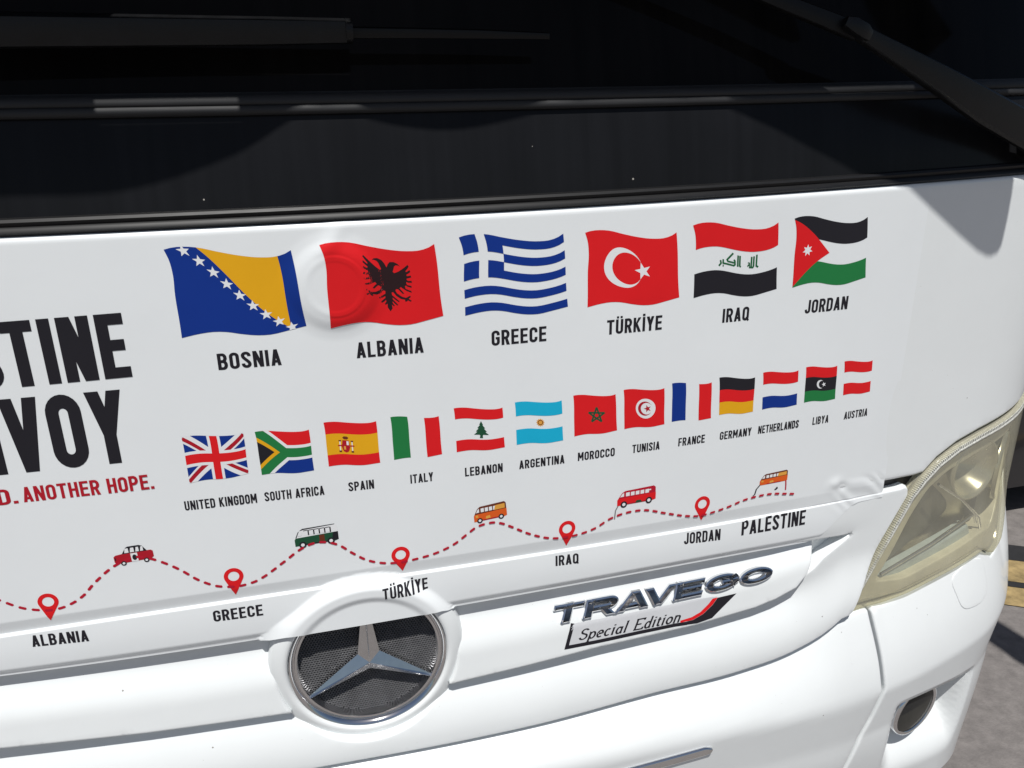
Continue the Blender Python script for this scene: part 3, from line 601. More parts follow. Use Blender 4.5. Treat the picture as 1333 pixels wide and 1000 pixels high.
# ------------------------------------------------------------------ lettering and print, laid on a surface
def clip_unit(poly):
    for ax, sg, lim in ((0, 1, 0), (0, -1, 1), (1, 1, 0), (1, -1, 1)):
        out = []; n = len(poly)
        for i in range(n):
            a, b = poly[i], poly[(i+1) % n]; ia, ib = sg*(a[ax]-lim) >= 0, sg*(b[ax]-lim) >= 0
            if ia: out.append(a)
            if ia != ib:
                t = (lim-a[ax])/(b[ax]-a[ax]); out.append((a[0]+t*(b[0]-a[0]), a[1]+t*(b[1]-a[1])))
        poly = out
        if len(poly) < 3: return []
    return poly
class Print:
    """flat colour shapes in layers a few hundredths of a millimetre apart on a curved sheet"""
    def __init__(s, hf, lmax=.006, base=.00022): s.hf = hf; s.lm = lmax; s.base = base; s.v = []; s.f = []; s.mi = []; s.mats = []; s.lay = 0
    def poly(s, pts, col, warp=None, holes=(), clip=False, dens=None):
        if clip: pts = clip_unit(list(pts))
        if len(pts) < 3: return
        loops = [list(pts)]+[list(h) for h in holes]
        if warp:
            loops = [densify(l, dens or .05) for l in loops]; loops = [[warp(*p) for p in l] for l in loops]
        flat = [p for l in loops for p in l]
        tri = tessellate_polygon([[Vector((p[0], p[1], 0)) for p in l] for l in loops])
        V = [tuple(p) for p in flat]; T = [tuple(t) for t in tri]
        for _ in range(7):
            cache = {}; new = []; split = False
            def mid(a, b):
                nonlocal split
                k = (min(a, b), max(a, b))
                if k not in cache:
                    pa, pb = V[a], V[b]
                    if math.hypot(pa[0]-pb[0], pa[1]-pb[1]) > s.lm: V.append(((pa[0]+pb[0])/2, (pa[1]+pb[1])/2)); cache[k] = len(V)-1; split = True
                    else: cache[k] = None
                return cache[k]
            for a, b, c in T:
                ab, bc, ca = mid(a, b), mid(b, c), mid(c, a); n = (ab is not None)+(bc is not None)+(ca is not None)
                if n == 0: new.append((a, b, c))
                elif n == 3: new += [(a, ab, ca), (ab, b, bc), (ca, bc, c), (ab, bc, ca)]
                else:
                    while True:
                        if n == 1 and ab is not None: new += [(a, ab, c), (ab, b, c)]; break
                        if n == 2 and ca is None: new += [(ab, b, bc), (a, ab, bc), (a, bc, c)]; break
                        a, b, c, ab, bc, ca = b, c, a, bc, ca, ab
            T = new
            if not split: break
        A = np.array(V); s.lay += 1; W = P(A[:, 0], A[:, 1], s.hf(A[:, 0], A[:, 1])+s.base+.000012*s.lay)
        if col not in s.mats: s.mats.append(col)
        k = s.mats.index(col); n0 = len(s.v); s.v += [tuple(p) for p in W]
        for t in T:
            p = [A[i] for i in t]; ar = (p[1][0]-p[0][0])*(p[2][1]-p[0][1])-(p[1][1]-p[0][1])*(p[2][0]-p[0][0])
            if abs(ar) < 1e-13: continue
            t = t if ar > 0 else t[::-1]; s.f.append(tuple(i+n0 for i in t)); s.mi.append(k)
    def build(s, name, parent, label=None):
        o = mesh(name, s.v, s.f, ['p_'+c for c in s.mats], parent, True, s.mi)
        if label: o['label'] = label
        return o

def ribbon(path, t, closed=False):
    a = np.array(path, float); n = len(a); L = []; R = []
    for i in range(n):
        if closed: p0, p2 = a[i-1], a[(i+1) % n]
        else: p0, p2 = a[max(i-1, 0)], a[min(i+1, n-1)]
        d1 = a[i]-p0; d2 = p2-a[i]
        l1, l2 = np.linalg.norm(d1), np.linalg.norm(d2); d1 = d1/l1 if l1 > 1e-9 else d2/l2; d2 = d2/l2 if l2 > 1e-9 else d1
        n1, n2 = np.array((-d1[1], d1[0])), np.array((-d2[1], d2[0])); nn_ = n1+n2; k = np.linalg.norm(nn_); nn_ = nn_/k if k > 1e-6 else n1
        mlt = min(1/max(nn_@n1, .3), 2.5); L.append(tuple(a[i]+nn_*t/2*mlt)); R.append(tuple(a[i]-nn_*t/2*mlt))
    return [L, R[::-1]] if closed else [L+R[::-1]]
def arc(cx, cy, rx, ry, a0, a1, n=12): return [(cx+rx*math.cos(math.radians(a0+(a1-a0)*i/n)), cy+ry*math.sin(math.radians(a0+(a1-a0)*i/n))) for i in range(n+1)]
def glyph(ch, t=.165, w=.46):
    """condensed signage capitals: list of (outline, holes), advance width"""
    a = t/2; x0, x1 = a, w-a; rx = w/2-a; ry = min(rx, .5-a); c = w/2; S = []
    def st(path): S.append((ribbon(path, t)[0], []))
    def pg(*p): S.append((list(p), []))
    def vert(x): pg((x-a, 0), (x+a, 0), (x+a, 1), (x-a, 1))
    tb = t*.92; b = tb/2
    def bar(y, xa, xb): pg((xa, y-b), (xb, y-b), (xb, y+b), (xa, y+b))
    base = {'Ü': 'U', 'İ': 'I'}.get(ch, ch)
    if base == 'I': w = t; vert(a)
    elif base == 'L': w *= .88; vert(x0); bar(b, x0, w)
    elif base == 'E': w *= .92; vert(x0); bar(b, x0, w); bar(1-b, x0, w); bar(.515, x0, w*.93)
    elif base == 'F': w *= .9; vert(x0); bar(1-b, x0, w); bar(.50, x0, w*.92)
    elif base == 'T': vert(c); bar(1-b, 0, w)
    elif base == 'H': vert(x0); vert(x1); bar(.51, x0, x1)
    elif base == 'N': w *= 1.06; x1 = w-a; vert(x0); vert(x1); pg((0, 1), (t*1.12, 1), (w, 0), (w-t*1.12, 0))
    elif base == 'M': w *= 1.3; x1 = w-a; c = w/2; vert(x0); vert(x1); pg((0, 1), (t*1.1, 1), (c+t*.45, .28), (c-t*.45, .28)); pg((w, 1), (c+t*.45, .28), (c-t*.45, .28), (w-t*1.1, 1))
    elif base in 'AV':
        w *= 1.06; c = w/2; k = t*1.05; L_ = [(0, 0), (k, 0), (c+t*.52, 1), (c-t*.52, 1)]; R_ = [(w, 0), (c+t*.52, 1), (c-t*.52, 1), (w-k, 0)]
        if base == 'V': L_ = [(x, 1-y) for x, y in L_][::-1]; R_ = [(x, 1-y) for x, y in R_][::-1]
        pg(*L_); pg(*R_)
        if base == 'A': bar(.255, w*.2, w*.8)
    elif base == 'W':
        w *= 1.5; q = w/4
        for i, (xa, xb) in enumerate(((0, q), (2*q, q), (2*q, 3*q), (w, 3*q))): pg((xa-t*.5+(t*.5 if i == 0 else -t*.5 if i == 3 else 0), 1), (xa+t*.5+(t*.5 if i == 0 else -t*.5 if i == 3 else 0), 1), (xb+t*.5, 0), (xb-t*.5, 0))
    elif base == 'Y':
        w *= 1.04; c = w/2; k = t*1.1; pg((0, 1), (k, 1), (c+a, .44), (c-a, .40)); pg((w, 1), (c+a, .40), (c-a, .44), (w-k, 1)); pg((c-a, 0), (c+a, 0), (c+a, .46), (c-a, .46))
    elif base == 'K': w *= 1.05; x1 = w-a; vert(x0); pg((t*.9, .38), (t*.9, .60), (w-t*1.15, 1), (w-t*.02, 1)); pg((t*1.55, .60), (t*1.0, .40), (w-t*1.15, 0), (w, 0))
    elif base in 'PR':
        vert(x0); y1 = 1-b; ym = .47; r2 = (y1-ym)/2; q_ = min(rx, r2, x1-x0-.02); st([(x0, y1), (x1-q_-.005, y1)]+arc(x1-q_, (y1+ym)/2, q_, r2, 90, -90)+[(x1-q_-.005, ym), (x0, ym)])
        if base == 'R': pg((c-t*.35, .5), (c+t*.62, .5), (w+.01, 0), (w-t*1.08, 0))
    elif base == 'B':
        vert(x0)
        for ya, yb, xx in ((.5+b*.2, 1-b, x1-.015), (b, .52-b*.2, x1)): r2 = (yb-ya)/2; q_ = min(r2*.8, .13+.2*max(w-.5, 0)); st([(x0, yb), (xx-q_-.005, yb)]+arc(xx-q_, (ya+yb)/2, q_, r2, 90, -90)+[(xx-q_-.005, ya), (x0, ya)])
    elif base == 'D': vert(x0); st([(x0, 1-b), (x1-rx, 1-b)]+arc(x1-rx, 1-b-ry, rx, ry, 90, 0, 8)+arc(x1-rx, b+ry, rx, ry, 0, -90, 8)+[(x0, b)])
    elif base in 'OQ':
        lp_ = arc(c, 1-a-ry, rx, ry, 0, 180)+arc(c, a+ry, rx, ry, 180, 360); o, h = ribbon(lp_, t, True); 
        if abs(sum(o[i][0]*o[i-1][1]-o[i-1][0]*o[i][1] for i in range(len(o)))) < abs(sum(h[i][0]*h[i-1][1]-h[i-1][0]*h[i][1] for i in range(len(h)))): o, h = h, o
        S.append((o, [h]))
        if base == 'Q': pg((c, .24), (c+t*.8, .30), (w+.03, .02), (w-.07, -.06))
    elif base == 'C': st([(x1, .66)]+arc(c, 1-a-ry, rx, ry, 0, 180)+arc(c, a+ry, rx, ry, 180, 360)+[(x1, .34)])
    elif base == 'G': st([(x1, .68)]+arc(c, 1-a-ry, rx, ry, 0, 180)+arc(c, a+ry, rx, ry, 180, 360)+[(x1, .52)]); bar(.49, c, w)
    elif base == 'U': st([(x0, 1), (x0, a+ry)]+arc(c, a+ry, rx, ry, 180, 360)+[(x1, a+ry), (x1, 1)])
    elif base == 'J': w *= .85; x1 = w-a; c = w/2; rx = ry = w/2-a; st([(x0-.02, .30)]+arc(c, a+ry, rx, ry, 180, 360)+[(x1, 1)])
    elif base == 'S':
        y_t, y_b = 1-a-ry, a+ry; mid_ = [(x0+(x1-x0)*(u*u*(3-2*u)), y_t+(y_b-y_t)*u) for u in np.linspace(0, 1, 11)][1:-1]
        st([(x1, y_t-.05)]+arc(c, y_t, rx, ry, 0, 180)+mid_+arc(c, y_b, rx, ry, 0, -180)+[(x0, y_b+.05)])
    elif base == 'Z': bar(b, 0, w); bar(1-b, 0, w); pg((0, tb), (t*1.1, tb), (w, 1-tb), (w-t*1.1, 1-tb))
    elif base == '.': w = t*1.1; pg((0, 0), (w, 0), (w, t*1.05), (0, t*1.05))
    elif base == ' ': w = .22
    if ch == 'Ü':
        for x in (c-.115, c+.115): pg((x-t*.42, 1.07), (x+t*.42, 1.07), (x+t*.42, 1.07+t*.85), (x-t*.42, 1.07+t*.85))
    if ch == 'İ': pg((0, 1.07), (t, 1.07), (t, 1.07+t*.9), (0, 1.07+t*.9))
    return S, w
def text_shapes(txt, t=.165, w=.46, gap=.095):
    out = []; x = 0
    for ch in txt:
        S, aw = glyph(ch, t, w)
        for o, hs in S: out.append(([(px+x, py) for px, py in o], [[(px+x, py) for px, py in h] for h in hs]))
        x += aw+gap
    return out, x-gap
def put_text(pr, txt, s0, s1, z0, z1, H, col, t=.165, w=.46, prefix='', gap=.095):
    sh_, W = text_shapes(txt, t, w, gap); k = (s1-s0)/W; off = 0
    if prefix: _, pw = text_shapes(prefix, t, w, gap); off = pw+gap; sh_, _ = text_shapes(prefix+txt, t, w, gap)
    for o, hs in sh_:
        mp = lambda p: (s0+(p[0]-off)*k, z0+(z1-z0)*(p[0]-off)/W+p[1]*H)
        pr.poly([mp(p) for p in o], col, None, [[mp(p) for p in h] for h in hs])

# ------------------------------------------------------------------ the vinyl banner and its print
vx = np.unique(np.r_[np.arange(-1.1, -.48, .012), np.arange(-.48, .849, .0028)]); nv = 240; vv = []; ff = []
for s in vx:
    k_ = float(smooth01((s-.70)/.10)); zb, zt = (float(zC(s))-.0015)*(1-k_)+(float(zB(s))-.008)*k_, float(zTOP(s))-.0012; zb += .62*max(float(h_vinyl(s, zb+.002))-.003, 0)*(abs(s) < .2); a_, b_ = float(zA(s)), float(zB(s))
    zz = np.r_[np.linspace(zb, b_-.0023, 48), b_-.0018, b_-.0009, b_-.0001, b_+.0006, np.linspace(b_+.002, a_-.002, 7), a_-.0005, a_+.0004, np.linspace(a_+.002, zt, 179)]; dt_ = np.clip(float(zTOP(s))-zz, 0, .007); Wv = P(np.full(nv, s), zz, h_vinyl(np.full(nv, s), zz)-(.007-np.sqrt(.007**2-(.007-dt_)**2))); vv += [tuple(p) for p in Wv]
nx = len(vx)
for i in range(nx-1):
    for j in range(nv-1): ff.append((i*nv+j, (i+1)*nv+j, (i+1)*nv+j+1, i*nv+j+1))
banner = mesh('vinyl_sticker', vv, ff, 'vinyl', bus)
banner['label'] = 'white vinyl sticker with flags, place names and a dotted route'

TOPD = [(0, 0), (.06, .017), (.14, .025), (.25, .02), (.41, -.0145), (.57, -.045), (.74, -.062), (.88, -.053), (.95, -.03), (1, 0)]
BOTD = [(0, 0), (.125, .02), (.256, .027), (.35, .016), (.48, -.018), (.59, -.04), (.7, -.046), (.85, -.025), (1, 0)]
LEFD = [(0, 0), (.104, .022), (.27, .031), (.5, .016), (.857, .006), (1, 0)]
fT, fB, fL = curve(TOPD), curve(BOTD), curve(LEFD)
def flag_warp(c, k=1., kl=1.):
    TL, TR, BL, BR = (np.array(p) for p in c); W = np.linalg.norm(TR-TL)
    def f(x, y):
        b = (1-y)*((1-x)*TL+x*TR)+y*((1-x)*BL+x*BR)
        return (b[0]+W*kl*float(fL(min(max(y, 0), 1)))*(1-x)+.004*W*math.sin(y*6.3)*x, b[1]+W*k*((1-y)*float(fT(x))+y*float(fB(x))))
    return f
def circ(cx, cy, r, asp, n=40): return [(cx+r*math.cos(2*math.pi*i/n)/asp, cy+r*math.sin(2*math.pi*i/n)) for i in range(n)]
def star(cx, cy, r, asp, a0=-90, n=5, k=.4): return [(cx+(r if i % 2 == 0 else r*k)*math.cos(math.radians(a0+i*180/n))/asp, cy+(r if i % 2 == 0 else r*k)*math.sin(math.radians(a0+i*180/n))) for i in range(2*n)]
def crescent(cx, cy, r, cx2, r2, asp, n=40):
    d = cx2-cx; x = (d*d*asp*asp+r*r-r2*r2)/(2*d*asp) if d else 0; y = math.sqrt(max(r*r-x*x, 0)); a = math.atan2(y, x); a2 = math.atan2(y, x-d*asp)
    o = [(cx+r*math.cos(a+(2*math.pi-2*a)*i/n)/asp, cy+r*math.sin(a+(2*math.pi-2*a)*i/n)) for i in range(n+1)]
    q = [(cx2+r2*math.cos(2*math.pi-a2-(2*math.pi-2*a2)*i/n)/asp, cy+r2*math.sin(2*math.pi-a2-(2*math.pi-2*a2)*i/n)) for i in range(1, n)]
    return o+q
def rect(x0, y0, x1, y1): return [(x0, y0), (x1, y0), (x1, y1), (x0, y1)]
def thick(x0, y0, x1, y1, w_, asp):
    dx, dy = (x1-x0)*asp, y1-y0; L = math.hypot(dx, dy); nx_, ny_ = -dy/L*w_/2/asp, dx/L*w_/2
    return [(x0+nx_, y0+ny_), (x1+nx_, y1+ny_), (x1-nx_, y1-ny_), (x0-nx_, y0-ny_)]
EAGLE = [(0, 0.135), (0.07, 0.065), (0.17, 0.012), (0.34, -0.005), (0.5, 0.02), (0.585, 0.065), (0.5, 0.05), (0.4, 0.055), (0.33, 0.085), (0.28, 0.15), (0.24, 0.195), (0.3, 0.215), (0.37, 0.2), (0.5, 0.165), (0.66, 0.11), (0.78, 0.065), (0.92, 0.01), (0.96, 0.045), (0.9, 0.085), (0.8, 0.14), (0.8, 0.158), (0.84, 0.155), (0.98, 0.115), (1.0, 0.155), (0.9, 0.19), (0.82, 0.212), (0.82, 0.232), (0.86, 0.24), (1.0, 0.225), (1.02, 0.265), (0.88, 0.285), (0.82, 0.29), (0.81, 0.312), (0.86, 0.335), (1.02, 0.335), (1.03, 0.375), (0.86, 0.375), (0.8, 0.358), (0.78, 0.385), (0.82, 0.42), (1.0, 0.44), (1.0, 0.48), (0.82, 0.455), (0.76, 0.43), (0.72, 0.455), (0.74, 0.5), (0.98, 0.545), (0.99, 0.58), (0.78, 0.545), (0.54, 0.475), (0.48, 0.5), (0.6, 0.56), (0.66, 0.6), (0.6, 0.61), (0.42, 0.525), (0.33, 0.53), (0.3, 0.56), (0.36, 0.61), (0.55, 0.665), (0.72, 0.685), (0.9, 0.64), (0.94, 0.665), (0.83, 0.7), (0.95, 0.745), (0.9, 0.765), (0.8, 0.735), (0.72, 0.765), (0.66, 0.755), (0.68, 0.725), (0.5, 0.715), (0.32, 0.665), (0.2, 0.6), (0.13, 0.61), (0.14, 0.66), (0.34, 0.73), (0.43, 0.765), (0.4, 0.785), (0.27, 0.75), (0.155, 0.71), (0.155, 0.745), (0.3, 0.81), (0.36, 0.845), (0.32, 0.86), (0.22, 0.825), (0.14, 0.785), (0.13, 0.815), (0.21, 0.87), (0.17, 0.885), (0.09, 0.855), (0.1, 0.93), (0, 1.0)]
def paint_flag(name, pr, wp, asp):
    def p(pts, col, **k): pr.poly(pts, col, wp, clip=True, **k)
    full = rect(0, 0, 1, 1)
    if name == 'bosnia':
        p(full, 'blue'); p([(.247, 0), (.885, 0), (.878, .985)], 'yellow')
        for i in range(9): t = i/8; p(star(.137+t*(.885-.137), .045+t*(.965-.045), .072, asp), 'white')
    elif name == 'albania':
        p(full, 'red'); E_ = EAGLE+[(-x, y) for x, y in EAGLE[::-1][1:-1]]
        p([(.535+x*.212, .15+y*.67+.03*x) for x, y in E_], 'dkeagle')
    elif name == 'greece':
        for a, b in ((0, 1), (2, 3), (4, 5)): p(rect(.385, a/9, 1, b/9), 'blue')
        for a, b in ((6, 7), (8, 9)): p(rect(0, a/9, 1, b/9), 'blue')
        for xa, xb in ((0, .146), (.232, .386)):
            for ya, yb in ((0, 2), (3, 5)): p(rect(xa, ya/9, xb, yb/9), 'blue')
    elif name == 'turkiye':
        p(full, 'red'); p(crescent(.385, .49, .285, .432, .228, asp), 'white'); p(star(.605, .49, .128, asp, 180), 'white')
    elif name == 'iraq':
        p(rect(0, 0, 1, .333), 'red'); p(rect(0, .667, 1, 1), 'black')
        G = [[(90, 330), (105, 395), (60, 460)], [(150, 300), (150, 390)], [(140, 385), (390, 385), (418, 355), (410, 275), (385, 255)], [(360, 115), (235, 290), (255, 322), (395, 320)], [(475, 140), (480, 390)], [(520, 140), (525, 365), (550, 385)],
             [(735, 265), (668, 340), (710, 400), (742, 345), (735, 265)], [(735, 372), (820, 375), (838, 345), (838, 120)], [(785, 130), (785, 372)], [(900, 85), (900, 345), (945, 375)], [(140, 440), (165, 440)]]
        for g in G: p([((x/16.66+930-902)/110.5, (y/16.66+320-293+(x/16.66+28)*.035)/92.5) for x, y in ribbon(g, 36)[0]], 'script')
    elif name == 'jordan':
        p(rect(0, 0, 1, .333), 'black'); p(rect(0, .667, 1, 1), 'green'); p([(0, .02), (0, .99), (.475, .5)], 'red'); p(star(.17, .5, .088, asp, -90, 7, .5), 'white')
    elif name == 'uk':
        p(full, 'blue')
        for a in ((0, 0, 1, 1), (0, 1, 1, 0)): p(thick(*a, .21, asp), 'white')
        p(thick(0, .035, .42, .455, .075, asp), 'crimson'); p(thick(1, .965, .58, .545, .075, asp), 'crimson'); p(thick(.0, .97, .42, .55, .085, asp), 'crimson'); p(thick(.58, .45, 1, .03, .085, asp), 'crimson')
        p(rect(0, .335, 1, .665), 'white'); p(rect(.395, 0, .605, 1), 'white'); p(rect(0, .40, 1, .60), 'red'); p(rect(.44, 0, .56, 1), 'red')
    elif name == 'south_africa':
        p(rect(.1, 0, 1, .34), 'red'); p(rect(.1, .66, 1, 1), 'blue')
        for wd, col in ((.36, 'white'), (.22, 'green')): p(rect(.47, .5-wd/2, 1, .5+wd/2), col); p(thick(-.06, -.07, .485, .5, wd, asp), col); p(thick(-.06, 1.07, .485, .5, wd, asp), col)
        p([(0, .13), (0, .87), (.40, .5)], 'yellow'); p([(0, .23), (0, .77), (.30, .5)], 'black')
    elif name == 'spain':
        p(rect(0, 0, 1, .27), 'red'); p(rect(0, .27, 1, .745), 'yellow'); p(rect(0, .745, 1, 1), 'red')
        p([(.31, .42), (.43, .42), (.45, .58), (.42, .68), (.37, .71), (.32, .68), (.29, .58)], 'crimson'); p([(.31, .36), (.34, .40), (.40, .40), (.43, .36), (.40, .33), (.34, .33)], 'brown')
        p(rect(.385, .44, .425, .53), 'white'); p(rect(.33, .56, .365, .64), 'sand')
        for x in (.25, .48): p(rect(x, .45, x+.02, .66), 'white'); p(rect(x-.015, .42, x+.035, .45), 'brown'); p(rect(x-.015, .66, x+.035, .70), 'brown'); p(rect(x-.03, .53, x+.05, .56), 'crimson')
    elif name == 'italy': p(rect(0, 0, .345, 1), 'green'); p(rect(.69, 0, 1, 1), 'red')
    elif name == 'lebanon':
        p(rect(0, 0, 1, .25), 'red'); p(rect(0, .74, 1, 1), 'red')
        p([(.53, .29), (.57, .38), (.555, .385), (.61, .46), (.585, .47), (.645, .545), (.61, .55), (.685, .625), (.57, .62), (.555, .64), (.56, .70), (.49, .70), (.505, .64), (.49, .62), (.375, .625), (.45, .55), (.415, .545), (.475, .47), (.45, .46), (.505, .385), (.49, .38)], 'dkgreen')
    elif name == 'argentina':
        p(rect(0, 0, 1, .325), 'cyan'); p(rect(0, .645, 1, 1), 'cyan'); p(star(.52, .49, .10, asp, 0, 12, .72), 'sand'); p(circ(.52, .49, .062, asp, 20), 'brown'); p(circ(.52, .49, .045, asp, 20), 'sand')
    elif name == 'morocco':
        p(full, 'red'); pts = star(.53, .51, .21, asp, -90)[::2]
        for i in range(5): p(thick(*pts[i], *pts[(i+2) % 5], .045, asp), 'dkgreen')
    elif name == 'tunisia':
        p(full, 'red'); p(circ(.53, .50, .265, asp), 'white'); p(crescent(.515, .50, .19, .552, .155, asp), 'crimson'); p(star(.575, .50, .105, asp, 180), 'crimson')
    elif name == 'france': p(rect(0, 0, .345, 1), 'blue'); p(rect(.68, 0, 1, 1), 'red')
    elif name == 'germany': p(rect(0, 0, 1, .335), 'black'); p(rect(0, .335, 1, .665), 'red'); p(rect(0, .665, 1, 1), 'yellow')
    elif name == 'netherlands': p(rect(0, 0, 1, .325), 'red'); p(rect(0, .665, 1, 1), 'blue')
    elif name == 'libya':
        p(rect(0, 0, 1, .30), 'red'); p(rect(0, .30, 1, .69), 'black'); p(rect(0, .69, 1, 1), 'green'); p(crescent(.49, .50, .125, .535, .105, asp), 'white'); p(star(.60, .50, .075, asp, 180), 'white')
    elif name == 'austria': p(rect(0, 0, 1, .325), 'red'); p(rect(0, .66, 1, 1), 'red')
FLAG_LABEL = dict(bosnia='blue and yellow flag with a diagonal of white stars', albania='red flag with black two-headed eagle', greece='blue and white striped flag with cross', turkiye='red flag with white crescent and star',
    iraq='red, white and black flag with green Arabic script', jordan='black, white and green flag with red triangle and white star', uk='flag with red and white crosses on blue', south_africa='six-colour flag with green Y band',
    spain='red and yellow flag with small crest', italy='green, white and red upright-striped flag', lebanon='red and white flag with green cedar', argentina='light blue and white flag with golden sun', morocco='red flag with thin green star',
    tunisia='red flag with white disc, crescent and star', france='blue, white and red upright-striped flag', germany='black, red and gold striped flag', netherlands='red, white and blue striped flag', libya='red, black and green flag with white crescent', austria='red, white and red striped flag')
for name, c in FLAGS.items():
    big = name in ('bosnia', 'albania', 'greece', 'turkiye', 'iraq', 'jordan')
    asp = np.linalg.norm(np.subtract(c[1], c[0]))/np.linalg.norm(np.subtract(c[2], c[0]))
    pr = Print(h_vinyl, .0032 if name in ('bosnia', 'albania') else .012, .00034 if name == 'albania' else .00022)
    paint_flag(name, pr, flag_warp(c, 1. if big else .55, 1. if big else .35), asp)
    pr.build('flag', banner, FLAG_LABEL[name])
for i, (txt, s0, s1, z0, z1, H) in enumerate(CAPTIONS):
    lip = z0 < 1.05
    pr = Print(h_vinyl, .006 if lip else .02)
    if txt == 'STINE': put_text(pr, txt, s0, s1, z0, z1, H, 'black', .185, .45, 'PALE', .085); nm_ = 'headline'
    elif txt == 'NVOY': put_text(pr, txt, s0, s1, z0, z1, H, 'black', .185, .50, 'CO', .085); nm_ = 'headline'
    elif txt == 'AD.': put_text(pr, txt, s0, s1, z0, z1, H, 'crimson', .168, .5, 'RO'); nm_ = 'slogan'
    elif txt == 'ANOTHER HOPE.': put_text(pr, txt, s0, s1, z0, z1, H, 'crimson', .168, .5); nm_ = 'slogan'
    else: put_text(pr, txt, s0, s1, z0, z1, H, 'black', .166, .47); nm_ = 'caption'
    pr.build(nm_, banner, 'lettering reading '+txt.title() if nm_ == 'caption' else None)
# dotted route
R_ = np.array(ROUTE); tt = np.r_[0, np.cumsum(np.linalg.norm(np.diff(R_, axis=0), axis=1))]
fx_, fz_ = curve(np.c_[tt, R_[:, 0]]), curve(np.c_[tt, R_[:, 1]])
pr = Print(h_vinyl, .006); d = .0
while d < tt[-1]-.008:
    q = [(float(fx_(d+.0070*k/4)), float(fz_(d+.0070*k/4))) for k in range(5)]; e0 = np.subtract(q[0], q[1]); e1 = np.subtract(q[-1], q[-2])
    rb = ribbon(q, .0034)[0]; n5 = 5
    pr.poly(rb[:n5]+[tuple(np.array(q[-1])+e1/np.linalg.norm(e1)*.0012)]+rb[n5:]+[tuple(np.array(q[0])+e0/np.linalg.norm(e0)*.0012)], 'darkred'); d += .0143
pr.build('route_line', banner)
for cs, cz, rad, ts, tz in PINS:
    pr = Print(h_vinyl, .005, .00026); dx, dz = ts-cs, tz-cz; L = math.hypot(dx, dz); a0 = math.atan2(dz, dx); off = math.acos(min(rad/L, .99))
    o = [(cs+rad*math.cos(a0+off+(2*math.pi-2*off)*i/32), cz+rad*math.sin(a0+off+(2*math.pi-2*off)*i/32)) for i in range(33)]+[(ts, tz)]
    pr.poly(o, 'red', None, [[(cs+rad*.57*math.cos(2*math.pi*i/24), cz+rad*.57*math.sin(2*math.pi*i/24)) for i in range(24)]])
    pr.build('map_pin', banner)
